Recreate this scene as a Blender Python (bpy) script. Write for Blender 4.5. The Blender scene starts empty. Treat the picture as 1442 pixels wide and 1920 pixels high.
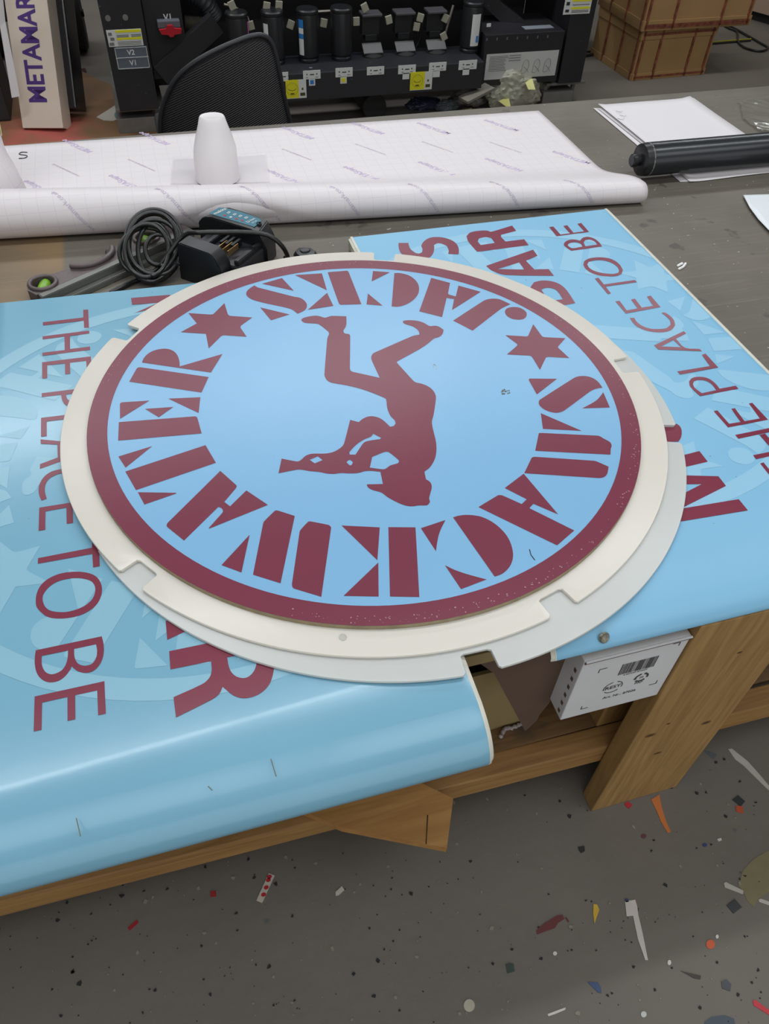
import bpy, bmesh, math, random
from mathutils import Vector, Matrix, noise
from mathutils.geometry import tessellate_polygon
random.seed(11)
SC = bpy.context.scene
COL = SC.collection

# ------------------------------------------------------------------ camera, light, exposure
CAM_H = 1.6
ROT = Matrix(((0.96031, 0.182514, -0.210934), (-0.276879, 0.715359, -0.64156), (0.0338, 0.6745, 0.737501)))
cam_d = bpy.data.cameras.new('camera'); cam = bpy.data.objects.new('camera', cam_d); COL.objects.link(cam)
cam_d.sensor_fit = 'VERTICAL'; cam_d.sensor_height = 36.0; cam_d.lens = 1450 / 1920 * 36.0
cam_d.clip_start = 0.05
cam.matrix_world = Matrix.Translation((0, 0, CAM_H)) @ ROT.to_4x4()
SC.camera = cam
SC.view_settings.view_transform = 'Standard'; SC.view_settings.look = 'None'
SC.view_settings.gamma = 1; SC.view_settings.use_curve_mapping = False
SC.view_settings.exposure = -0.09
w = bpy.data.worlds.new('world'); SC.world = w; w.use_nodes = True
w.node_tree.nodes['Background'].inputs[0].default_value = (0.9, 0.95, 1, 1)
w.node_tree.nodes['Background'].inputs[1].default_value = 0.25
LAMPS = [  # x, y, length along x, width, watts: battens over the room, flat fill panels added over the aisle in front of the table
    (-0.95, 1.42, 1.85, 0.09, 17), (0.95, 1.42, 1.85, 0.09, 17), (2.85, 1.42, 1.85, 0.09, 13),
    (-1.0, 3.9, 1.85, 0.3, 26), (0.95, 3.9, 1.85, 0.3, 32), (2.9, 3.9, 1.85, 0.3, 24),
    (-0.9, 6.4, 1.85, 0.09, 20), (1.6, 6.4, 1.85, 0.09, 24),
    (-1.1, -0.3, 2.4, 1.2, 18), (1.5, -0.3, 2.4, 1.2, 22)]
FILL_WATTS = 44        # watts of the broad fill light added behind the camera
LAMP_Z = 2.93

def lin(c):
    return tuple(((v / 255) / 12.92 if v / 255 <= 0.04045 else ((v / 255 + 0.055) / 1.055) ** 2.4) for v in c)

def ray(px, py):
    return ROT @ Vector(((px - 721) / 1450, -(py - 960) / 1450, -1.0))
def at(px, py, z):                       # the point at height z seen at that spot of the photograph
    d = ray(px, py); t = (z - CAM_H) / d.z
    return Vector((0, 0, CAM_H)) + d * t
def onv(px, py, y):                      # the same on an upright plane parallel to the table front
    d = ray(px, py); t = y / d.y
    return Vector((0, 0, CAM_H)) + d * t

# ------------------------------------------------------------------ materials
MATS = {}
def mat(name, col, rough=0.5, metal=0.0, spec=0.5, alpha=1.0, trans=0.0, mottle=0.0, mscale=6.0, bump=0.0, bscale=60.0,
        specks=None, emit=0.0, sss=0.0, coat=0.0, stretch=(1, 1, 1), overspray=False):
    m = bpy.data.materials.new(name); m.use_nodes = True; MATS[name] = m
    nt = m.node_tree; b = nt.nodes['Principled BSDF']; L = nt.links
    base = lin(col) + (1,)
    b.inputs['Base Color'].default_value = base
    b.inputs['Roughness'].default_value = rough; b.inputs['Metallic'].default_value = metal
    b.inputs['Specular IOR Level'].default_value = spec
    b.inputs['Alpha'].default_value = alpha; b.inputs['Transmission Weight'].default_value = trans
    b.inputs['Coat Weight'].default_value = coat
    if sss:
        b.inputs['Subsurface Weight'].default_value = sss; b.inputs['Subsurface Radius'].default_value = (0.02, 0.018, 0.016)
        b.inputs['Subsurface Scale'].default_value = 0.5
    if emit:
        b.inputs['Emission Color'].default_value = base; b.inputs['Emission Strength'].default_value = emit
    tc = nt.nodes.new('ShaderNodeTexCoord'); mp = nt.nodes.new('ShaderNodeMapping'); mp.inputs['Scale'].default_value = stretch
    L.new(tc.outputs['Object'], mp.inputs[0])
    src = None
    if mottle:
        n = nt.nodes.new('ShaderNodeTexNoise'); n.inputs['Scale'].default_value = mscale; n.inputs['Detail'].default_value = 6
        L.new(mp.outputs[0], n.inputs['Vector'])
        r = nt.nodes.new('ShaderNodeMapRange'); r.inputs[1].default_value = 0.3; r.inputs[2].default_value = 0.7
        r.inputs[3].default_value = 1 - mottle; r.inputs[4].default_value = 1 + mottle
        L.new(n.outputs['Fac'], r.inputs[0])
        mx = nt.nodes.new('ShaderNodeVectorMath'); mx.operation = 'SCALE'; mx.inputs[0].default_value = base[:3]
        L.new(r.outputs[0], mx.inputs['Scale']); src = mx.outputs[0]
    for (sc, thr, c, seed) in (specks or []):
        n = nt.nodes.new('ShaderNodeTexNoise'); n.noise_dimensions = '4D'; n.inputs['W'].default_value = seed
        n.inputs['Scale'].default_value = sc; n.inputs['Detail'].default_value = 2.5
        L.new(mp.outputs[0], n.inputs['Vector'])
        r = nt.nodes.new('ShaderNodeMapRange'); r.inputs[1].default_value = thr; r.inputs[2].default_value = thr + 0.02
        L.new(n.outputs['Fac'], r.inputs[0])
        mx = nt.nodes.new('ShaderNodeMix'); mx.data_type = 'RGBA'
        L.new(r.outputs[0], mx.inputs[0])
        if src: L.new(src, mx.inputs[6])
        else: mx.inputs[6].default_value = base
        mx.inputs[7].default_value = lin(c) + (1,); src = mx.outputs[2]
    if overspray:                        # a red paint stain sprayed around one spot of the paper
        mo = nt.nodes.new('ShaderNodeMapping'); p = at(80, 252, 0); mo.inputs['Location'].default_value = (-p.x * 2.6, -p.y * 1.9, 0); mo.inputs['Scale'].default_value = (2.6, 1.9, 1)
        L.new(tc.outputs['Object'], mo.inputs[0]); g = nt.nodes.new('ShaderNodeTexGradient'); g.gradient_type = 'SPHERICAL'; L.new(mo.outputs[0], g.inputs[0])
        n = nt.nodes.new('ShaderNodeTexNoise'); n.inputs['Scale'].default_value = 7; n.inputs['Detail'].default_value = 4; L.new(tc.outputs['Object'], n.inputs[0])
        ml = nt.nodes.new('ShaderNodeMath'); ml.operation = 'MULTIPLY'; L.new(g.outputs['Fac'], ml.inputs[0]); L.new(n.outputs['Fac'], ml.inputs[1])
        r = nt.nodes.new('ShaderNodeMapRange'); r.inputs[1].default_value = 0.12; r.inputs[2].default_value = 0.55; L.new(ml.outputs[0], r.inputs[0])
        mx = nt.nodes.new('ShaderNodeMix'); mx.data_type = 'RGBA'; mx.inputs[7].default_value = lin((186, 84, 78)) + (1,)
        L.new(r.outputs[0], mx.inputs[0]); L.new(src, mx.inputs[6]); src = mx.outputs[2]
    if src: L.new(src, b.inputs['Base Color'])
    if bump:
        n = nt.nodes.new('ShaderNodeTexNoise'); n.inputs['Scale'].default_value = bscale; n.inputs['Detail'].default_value = 5
        L.new(mp.outputs[0], n.inputs['Vector'])
        bp = nt.nodes.new('ShaderNodeBump'); bp.inputs['Strength'].default_value = bump; bp.inputs['Distance'].default_value = 0.002
        L.new(n.outputs['Fac'], bp.inputs['Height']); L.new(bp.outputs[0], b.inputs['Normal'])
    return m

def wood(name, c1, c2, axis=0, rough=0.6, scale=1.0, knots=True, stain=None):
    m = bpy.data.materials.new(name); m.use_nodes = True; MATS[name] = m
    nt = m.node_tree; b = nt.nodes['Principled BSDF']; L = nt.links
    b.inputs['Roughness'].default_value = rough
    tc = nt.nodes.new('ShaderNodeTexCoord'); mp = nt.nodes.new('ShaderNodeMapping')
    s = [16 * scale] * 3; s[axis] = 1.1 * scale; mp.inputs['Scale'].default_value = s
    L.new(tc.outputs['Object'], mp.inputs[0])
    n = nt.nodes.new('ShaderNodeTexNoise'); n.inputs['Scale'].default_value = 1.4; n.inputs['Detail'].default_value = 3
    n.inputs['Distortion'].default_value = 0.8
    L.new(mp.outputs[0], n.inputs['Vector'])
    mul = nt.nodes.new('ShaderNodeMath'); mul.operation = 'MULTIPLY'; mul.inputs[1].default_value = 34
    sn = nt.nodes.new('ShaderNodeMath'); sn.operation = 'SINE'
    L.new(n.outputs['Fac'], mul.inputs[0]); L.new(mul.outputs[0], sn.inputs[0])
    n2 = nt.nodes.new('ShaderNodeTexNoise'); n2.inputs['Scale'].default_value = 6; n2.inputs['Detail'].default_value = 6
    L.new(mp.outputs[0], n2.inputs['Vector'])
    ad = nt.nodes.new('ShaderNodeMath'); ad.operation = 'MULTIPLY_ADD'; ad.inputs[1].default_value = 0.12
    L.new(sn.outputs[0], ad.inputs[0]); L.new(n2.outputs['Fac'], ad.inputs[2])
    r = nt.nodes.new('ShaderNodeValToRGB'); r.color_ramp.elements[0].position = 0.2; r.color_ramp.elements[1].position = 0.9
    r.color_ramp.elements[0].color = lin(c2) + (1,); r.color_ramp.elements[1].color = lin(c1) + (1,)
    L.new(ad.outputs[0], r.inputs[0]); src = r.outputs[0]
    if stain:
        n3 = nt.nodes.new('ShaderNodeTexNoise'); n3.inputs['Scale'].default_value = 9; n3.inputs['Detail'].default_value = 5
        L.new(tc.outputs['Object'], n3.inputs['Vector'])
        r3 = nt.nodes.new('ShaderNodeMapRange'); r3.inputs[1].default_value = 0.47; r3.inputs[2].default_value = 0.6
        L.new(n3.outputs['Fac'], r3.inputs[0])
        mx = nt.nodes.new('ShaderNodeMix'); mx.data_type = 'RGBA'; mx.inputs[7].default_value = lin(stain) + (1,)
        L.new(r3.outputs[0], mx.inputs[0]); L.new(src, mx.inputs[6]); src = mx.outputs[2]
    L.new(src, b.inputs['Base Color'])
    bp = nt.nodes.new('ShaderNodeBump'); bp.inputs['Strength'].default_value = 0.25; bp.inputs['Distance'].default_value = 0.002
    L.new(n2.outputs['Fac'], bp.inputs['Height']); L.new(bp.outputs[0], b.inputs['Normal'])
    return m

BLUE = mat('vinyl_sky_blue', (123, 175, 213), 0.3, mottle=0.012, specks=[(90, 0.80, (110, 140, 155), 3)], bump=0.04, bscale=300)
PANEL = mat('panel_sky_blue', (120, 171, 195), 0.19, mottle=0.03, mscale=3, specks=[(70, 0.765, (98, 126, 128), 1), (160, 0.80, (90, 110, 110), 7)], bump=0.05, bscale=40)
PALE = mat('print_pale_blue', (136, 182, 202), 0.26, mottle=0.02, mscale=4, specks=[(70, 0.775, (110, 135, 138), 1)])
PANEL2 = mat('panel_sky_blue_bright', (124, 180, 212), 0.42, mottle=0.025, mscale=3, specks=[(75, 0.745, (98, 128, 136), 1), (170, 0.77, (90, 112, 118), 7)], bump=0.06, bscale=50)
PALE2 = mat('print_paler_blue', (141, 190, 217), 0.42, mottle=0.02, mscale=4, specks=[(75, 0.76, (110, 135, 140), 1)])
MAROON = mat('vinyl_maroon', (117, 46, 66), 0.3, spec=0.36, mottle=0.02, mscale=9, bump=0.05, bscale=260)
MAROON2 = mat('print_maroon', (122, 42, 64), 0.28, mottle=0.02, mscale=9)
CREAM = mat('plastic_edge_cream', (206, 203, 190), 0.6, mottle=0.08, mscale=50, specks=[(60, 0.74, (150, 145, 120), 2)])
MDF = mat('board_edge_brown', (150, 136, 108), 0.8, mottle=0.16, mscale=60, bump=0.4, bscale=200)
ACRYL = mat('opal_acrylic', (220, 214, 204), 0.3, sss=0.5, specks=[(45, 0.80, (190, 175, 140), 5)])
PAPERW = mat('white_paper', (222, 217, 219), 0.7, bump=0.05, bscale=12)
BLACK = mat('black_plastic', (27, 28, 31), 0.38)
BLACKM = mat('black_matt', (24, 23, 25), 0.65, mottle=0.15, mscale=8)
DARKM = mat('black_painted_steel', (33, 32, 36), 0.45, mottle=0.08, specks=[(55, 0.72, (74, 76, 86), 4)])
GREYM = mat('grey_steel', (122, 120, 116), 0.45, metal=0.3, mottle=0.1, mscale=20)
RUBBER = mat('black_rubber', (24, 24, 24), 0.32, spec=0.6)
PURPLE = mat('print_purple', (74, 44, 118), 0.6)
LILAC = mat('print_lilac', (198, 180, 211), 0.7)
LILACG = mat('print_grey_lilac', (192, 182, 201), 0.7)
INK = mat('black_ink', (38, 36, 40), 0.7)
YELLOW = mat('label_yellow', (214, 208, 30), 0.5)
LABELW = mat('label_white', (205, 207, 204), 0.55)
LABELB = mat('label_blue', (40, 116, 186), 0.5)
LABELG = mat('label_grey', (88, 96, 106), 0.5)
RED = mat('red_paint', (170, 30, 40), 0.5)
TEAL = mat('label_teal', (42, 108, 128), 0.45)
WHITE = mat('white_gloss', (238, 238, 236), 0.4)
COPPER = mat('brass_contact', (196, 160, 110), 0.3, metal=0.9)
CARD = mat('brown_cardboard', (92, 72, 60), 0.85, mottle=0.08, mscale=7, bump=0.15, bscale=60)
CARDT = mat('tan_cardboard', (160, 126, 82), 0.8, mottle=0.06, mscale=5)
CARDTAPE = mat('red_tape', (122, 66, 46), 0.6, mottle=0.5, mscale=40, stretch=(1, 1, 1))
CARDW = mat('white_cardboard', (206, 206, 208), 0.75, mottle=0.04, mscale=10)
WALLM = mat('wall_paint', (196, 192, 184), 0.85, mottle=0.02)
CEILM = mat('ceiling_white', (225, 224, 220), 0.9)
WOODL = wood('timber_front_leg', (170, 136, 84), (140, 106, 60), axis=2)
WOODX = wood('timber_rail', (168, 128, 76), (136, 98, 54), axis=0)
SHELFW = wood('worn_plywood', (138, 106, 70), (112, 82, 52), axis=0, stain=(86, 72, 58))
PLANKW = wood('loose_plank', (186, 140, 80), (158, 112, 58), axis=0)
OLIVE = mat('pale_board', (142, 124, 84), 0.8, mottle=0.06, mscale=4, stretch=(6, 1, 1))
LEVELM = mat('level_grey_brown', (98, 86, 86), 0.42, metal=0.25, mottle=0.1, mscale=90)
LEVELG = mat('level_rail_grey', (120, 120, 114), 0.35, metal=0.5)
GREEN = mat('vial_green', (120, 170, 40), 0.35, mottle=0.3, mscale=60)
CLEAR = mat('clear_plastic_wrap', (170, 168, 156), 0.04, alpha=0.25, bump=1.0, bscale=16, spec=1.0, coat=1.0)
BAGM = mat('crumpled_polythene', (178, 176, 160), 0.25, alpha=0.72, mottle=0.2, mscale=14, bump=0.8, bscale=30)
KRAFT = mat('brown_floor_paper', (126, 94, 66), 0.8, mottle=0.1, mscale=3, overspray=True)
FOAMB = mat('carton_white_warm', (214, 198, 182), 0.6, mottle=0.02, mscale=8)

def table_material():
    m = mat('worn_grey_hardboard', (103, 96, 87), 0.55, mottle=0.16, mscale=5, bump=0.2, bscale=50,
            specks=[(38, 0.73, (165, 160, 150), 3), (12, 0.66, (82, 76, 70), 5), (110, 0.76, (190, 188, 180), 9)])
    nt = m.node_tree; b = nt.nodes['Principled BSDF']; L = nt.links
    src = b.inputs['Base Color'].links[0].from_socket
    tc = nt.nodes.new('ShaderNodeTexCoord')
    for ang, sc, fac in ((0.25, 30, 0.2), (1.45, 24, 0.2), (0.9, 17, 0.16)):   # knife scratches in several directions
        mp = nt.nodes.new('ShaderNodeMapping'); mp.inputs['Rotation'].default_value = (0, 0, ang); mp.inputs['Scale'].default_value = (0.6, sc, 1)
        L.new(tc.outputs['Object'], mp.inputs[0])
        n = nt.nodes.new('ShaderNodeTexNoise'); n.inputs['Scale'].default_value = 3; n.inputs['Detail'].default_value = 4; n.inputs['Roughness'].default_value = 0.75
        L.new(mp.outputs[0], n.inputs['Vector'])
        r = nt.nodes.new('ShaderNodeMapRange'); r.inputs[1].default_value = 0.56; r.inputs[2].default_value = 0.7; r.inputs[4].default_value = fac
        L.new(n.outputs['Fac'], r.inputs[0])
        mx = nt.nodes.new('ShaderNodeMix'); mx.data_type = 'RGBA'; mx.inputs[7].default_value = lin((150, 146, 136)) + (1,)
        L.new(r.outputs[0], mx.inputs[0]); L.new(src, mx.inputs[6]); src = mx.outputs[2]
    sx = nt.nodes.new('ShaderNodeSeparateXYZ'); L.new(tc.outputs['Object'], sx.inputs[0])   # an old tan patch at the left
    r = nt.nodes.new('ShaderNodeMapRange'); r.inputs[1].default_value = -0.515; r.inputs[2].default_value = -0.525; L.new(sx.outputs[0], r.inputs[0])
    n = nt.nodes.new('ShaderNodeTexNoise'); n.inputs['Scale'].default_value = 5; L.new(tc.outputs['Object'], n.inputs['Vector'])
    ml = nt.nodes.new('ShaderNodeMath'); ml.operation = 'MULTIPLY'; L.new(r.outputs[0], ml.inputs[0]); L.new(n.outputs['Fac'], ml.inputs[1])
    mx = nt.nodes.new('ShaderNodeMix'); mx.data_type = 'RGBA'; mx.inputs[7].default_value = lin((150, 118, 72)) + (1,)
    L.new(ml.outputs[0], mx.inputs[0]); L.new(src, mx.inputs[6]); L.new(mx.outputs[2], b.inputs['Base Color'])
    return m
TABLEM = table_material()
FLOORM = mat('painted_concrete_floor', (108, 101, 93), 0.62, mottle=0.1, mscale=2.2, bump=0.5, bscale=34,
             specks=[(13, 0.70, (84, 88, 90), 1), (46, 0.745, (60, 60, 58), 2), (9, 0.74, (110, 106, 98), 3), (60, 0.765, (160, 156, 148), 5), (30, 0.725, (62, 70, 66), 8)])

def mesh_material():                      # the ribbed mesh of the chair back
    m = mat('ribbed_chair_mesh', (40, 40, 44), 0.55)
    nt = m.node_tree; b = nt.nodes['Principled BSDF']; L = nt.links
    tc = nt.nodes.new('ShaderNodeTexCoord'); mp = nt.nodes.new('ShaderNodeMapping'); mp.inputs['Rotation'].default_value = (0, math.radians(24), 0)
    L.new(tc.outputs['Object'], mp.inputs[0])
    wv = nt.nodes.new('ShaderNodeTexWave'); wv.bands_direction = 'Z'; wv.inputs['Scale'].default_value = 52
    L.new(mp.outputs[0], wv.inputs['Vector'])
    r = nt.nodes.new('ShaderNodeMix'); r.data_type = 'RGBA'; r.inputs[6].default_value = lin((35, 34, 36)) + (1,); r.inputs[7].default_value = lin((46, 45, 48)) + (1,)
    L.new(wv.outputs['Fac'], r.inputs[0]); L.new(r.outputs[2], b.inputs['Base Color'])
    bp = nt.nodes.new('ShaderNodeBump'); bp.inputs['Distance'].default_value = 0.003; L.new(wv.outputs['Fac'], bp.inputs['Height']); L.new(bp.outputs[0], b.inputs['Normal'])
    return m
CHAIRM = mesh_material()

def paper_material():                     # release paper with a faint printed grid, laid out along the sheet
    m = mat('gridded_release_paper', (222, 215, 217), 0.5)
    nt = m.node_tree; b = nt.nodes['Principled BSDF']; L = nt.links
    uv = nt.nodes.new('ShaderNodeUVMap'); sx = nt.nodes.new('ShaderNodeSeparateXYZ'); L.new(uv.outputs[0], sx.inputs[0])
    acc = None
    for o in (0, 1):
        md = nt.nodes.new('ShaderNodeMath'); md.operation = 'MODULO'; md.inputs[1].default_value = 0.034
        L.new(sx.outputs[o], md.inputs[0])
        lt = nt.nodes.new('ShaderNodeMath'); lt.operation = 'LESS_THAN'; lt.inputs[1].default_value = 0.0009; L.new(md.outputs[0], lt.inputs[0])
        if acc is None: acc = lt.outputs[0]
        else:
            mx = nt.nodes.new('ShaderNodeMath'); mx.operation = 'MAXIMUM'; L.new(acc, mx.inputs[0]); L.new(lt.outputs[0], mx.inputs[1]); acc = mx.outputs[0]
    mx = nt.nodes.new('ShaderNodeMix'); mx.data_type = 'RGBA'; mx.inputs[6].default_value = lin((222, 215, 217)) + (1,); mx.inputs[7].default_value = lin((208, 199, 208)) + (1,)
    L.new(acc, mx.inputs[0]); L.new(mx.outputs[2], b.inputs['Base Color'])
    return m
GRIDP = paper_material()

# ------------------------------------------------------------------ object helpers
def tag(o, label=None, cat=None, group=None, kind=None):
    if label: o['label'] = label
    if cat: o['category'] = cat
    if group: o['group'] = group
    if kind: o['kind'] = kind
    return o
def thing(name, label, cat, loc=(0, 0, 0), rz=0, group=None):
    o = bpy.data.objects.new(name, None); COL.objects.link(o); o.location = loc; o.rotation_euler = (0, 0, rz)
    o.empty_display_size = 0.05
    return tag(o, label, cat, group)
def link(name, me, mats, parent=None, smooth=None):
    for m in (mats if isinstance(mats, (list, tuple)) else [mats]): me.materials.append(m)
    o = bpy.data.objects.new(name, me); COL.objects.link(o)
    if parent:
        o.parent = parent
        mw = Matrix.Translation(parent.location) @ Matrix.Rotation(parent.rotation_euler.z, 4, 'Z') if not parent.parent else None
        if mw is not None: me.transform(mw.inverted())
        else:
            pp = parent.parent; mw = Matrix.Translation(pp.location) @ Matrix.Rotation(pp.rotation_euler.z, 4, 'Z') if pp.type == 'EMPTY' else Matrix.Identity(4)
            me.transform(mw.inverted())
    if smooth is not None:
        for p in me.polygons: p.use_smooth = True
        try: me.set_sharp_from_angle(angle=math.radians(smooth))
        except Exception: pass
    return o
def obj(name, bm, mats, parent=None, smooth=None):
    me = bpy.data.meshes.new(name); bmesh.ops.recalc_face_normals(bm, faces=bm.faces[:]); bm.to_mesh(me); bm.free()
    return link(name, me, mats, parent, smooth)
def box(bm, x0, x1, y0, y1, z0, z1, M=None, mi=0, bev=0.0):
    vs = [Vector((x, y, z)) for x in (x0, x1) for y in (y0, y1) for z in (z0, z1)]
    if M: vs = [M @ v for v in vs]
    v = [bm.verts.new(p) for p in vs]
    fs = [bm.faces.new([v[i] for i in f]) for f in ((0, 1, 3, 2), (4, 6, 7, 5), (0, 4, 5, 1), (2, 3, 7, 6), (0, 2, 6, 4), (1, 5, 7, 3))]
    for f in fs: f.material_index = mi
    if bev:
        es = list({e for f in fs for e in f.edges})
        bmesh.ops.bevel(bm, geom=es, offset=bev, segments=2, affect='EDGES', profile=0.6)
    return fs
def boxo(name, x0, x1, y0, y1, z0, z1, m, parent=None, bev=0.002, M=None):
    bm = bmesh.new(); box(bm, min(x0, x1), max(x0, x1), min(y0, y1), max(y0, y1), min(z0, z1), max(z0, z1), M, 0, bev)
    return obj(name, bm, m, parent)
def flat(bm, loops, z, thick=0.0, f=None, mi=0):
    """polygon with holes laid at height z (or through f(x, y) -> Vector), optionally with thickness"""
    vv = [[Vector((x, y, 0)) for x, y in lp] for lp in loops]
    tri = tessellate_polygon(vv); pts = [p for lp in vv for p in lp]
    g = f or (lambda x, y, h=0: Vector((x, y, z + h)))
    top = [bm.verts.new(g(p.x, p.y, 0) if not f else f(p.x, p.y)) for p in pts]
    for t in tri:
        try: fc = bm.faces.new([top[i] for i in t]); fc.material_index = mi
        except ValueError: pass
    if thick:
        bot = [bm.verts.new(v.co - Vector((0, 0, thick))) for v in top]
        for t in tri:
            try: fc = bm.faces.new([bot[i] for i in reversed(t)]); fc.material_index = mi
            except ValueError: pass
        k = 0
        for lp in loops:
            n = len(lp)
            for i in range(n):
                a, b = k + i, k + (i + 1) % n
                try: fc = bm.faces.new([top[a], bot[a], bot[b], top[b]]); fc.material_index = mi
                except ValueError: pass
            k += n
def up_flat(me_or_bm):
    for f in me_or_bm.faces:
        f.normal_update()
        if f.normal.z < 0: f.normal_flip()
def sheet(name, loops_list, z, m, parent=None, f=None):    # flat print: faces up, no thickness needed (ink or vinyl film)
    bm = bmesh.new()
    for lp in loops_list: flat(bm, lp, z, 0, f)
    if not f: up_flat(bm)
    me = bpy.data.meshes.new(name); bm.to_mesh(me); bm.free()
    return link(name, me, m, parent)
def tube(bm, pts, r, n=8, closed=False, caps=True, mi=0):
    pts = [Vector(p) for p in pts]; N = len(pts); rings = []
    rr = r if isinstance(r, (list, tuple)) else [r] * N
    up = Vector((0, 0, 1)); prev = None
    for i, p in enumerate(pts):
        a = pts[i - 1] if (i > 0 or closed) else p; b = pts[(i + 1) % N] if (i < N - 1 or closed) else p
        t = (b - a).normalized()
        if prev is None:
            s = t.cross(up)
            if s.length < 1e-3: s = t.cross(Vector((1, 0, 0)))
        else: s = prev - t * prev.dot(t)
        s.normalize(); prev = s; u = s.cross(t)
        rings.append([bm.verts.new(p + (s * math.cos(k * 2 * math.pi / n) + u * math.sin(k * 2 * math.pi / n)) * rr[i]) for k in range(n)])
    for i in range(N if closed else N - 1):
        A, B = rings[i], rings[(i + 1) % N]
        for k in range(n):
            f = bm.faces.new([A[k], A[(k + 1) % n], B[(k + 1) % n], B[k]]); f.material_index = mi
    if caps and not closed:
        bm.faces.new(rings[0][::-1]).material_index = mi; bm.faces.new(rings[-1]).material_index = mi
def spline(pts, n=8, closed=False):
    pts = [Vector(p) for p in pts]; N = len(pts); out = []
    for i in range(N if closed else N - 1):
        p0 = pts[i - 1] if (i > 0 or closed) else pts[i]; p1 = pts[i]; p2 = pts[(i + 1) % N]
        p3 = pts[(i + 2) % N] if (i + 2 < N or closed) else p2
        for k in range(n):
            t = k / n
            out.append(0.5 * ((2 * p1) + (p2 - p0) * t + (2 * p0 - 5 * p1 + 4 * p2 - p3) * t * t + (3 * p1 - p0 - 3 * p2 + p3) * t ** 3))
    if not closed: out.append(pts[-1])
    return out
def lathe(bm, c, prof, n=24, axis=Vector((0, 0, 1)), mi=0):
    q = Vector((0, 0, 1)).rotation_difference(axis); rings = []
    for r, h in prof:
        rings.append([bm.verts.new(Vector(c) + q @ Vector((r * math.cos(k * 2 * math.pi / n), r * math.sin(k * 2 * math.pi / n), h))) for k in range(n)])
    for A, B in zip(rings, rings[1:]):
        for k in range(n): bm.faces.new([A[k], A[(k + 1) % n], B[(k + 1) % n], B[k]]).material_index = mi
    bm.faces.new(rings[0][::-1]).material_index = mi; bm.faces.new(rings[-1]).material_index = mi
TEXTS = {}
def glyphs(s, bold=0.0, shear=0.0):
    """outline mesh of a line of text, height of capitals about 0.7, centred: list of verts and faces"""
    key = (s, bold, shear)
    if key not in TEXTS:
        cu = bpy.data.curves.new('t', 'FONT'); cu.body = s; cu.offset = bold; cu.shear = shear; cu.fill_mode = 'FRONT'; cu.align_x = 'CENTER'; cu.align_y = 'CENTER'
        cu.resolution_u = 3
        o = bpy.data.objects.new('t', cu); me = bpy.data.meshes.new_from_object(o)
        TEXTS[key] = ([v.co.copy() for v in me.vertices], [list(p.vertices) for p in me.polygons])
        bpy.data.objects.remove(o); bpy.data.curves.remove(cu); bpy.data.meshes.remove(me)
    return TEXTS[key]
def put_text(bm, s, f, size, rot=0.0, c=(0, 0), bold=0.0, shear=0.0, sx=1.0):
    vs, fs = glyphs(s, bold, shear); ca, sa = math.cos(rot), math.sin(rot)
    v = []
    for p in vs:
        x, y = p.x * size * sx, p.y * size
        v.append(bm.verts.new(f(c[0] + x * ca - y * sa, c[1] + x * sa + y * ca)))
    for q in fs:
        try: bm.faces.new([v[i] for i in q])
        except ValueError: pass
def raw(name, bm, m, parent=None):
    me = bpy.data.meshes.new(name); bm.to_mesh(me); bm.free(); return link(name, me, m, parent)
def ell(cx, cy, rx, ry, n=24, rot=0):
    return [(cx + rx * math.cos(a) * math.cos(rot) - ry * math.sin(a) * math.sin(rot), cy + rx * math.cos(a) * math.sin(rot) + ry * math.sin(a) * math.cos(rot)) for a in [k * 2 * math.pi / n for k in range(n)]]
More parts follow.
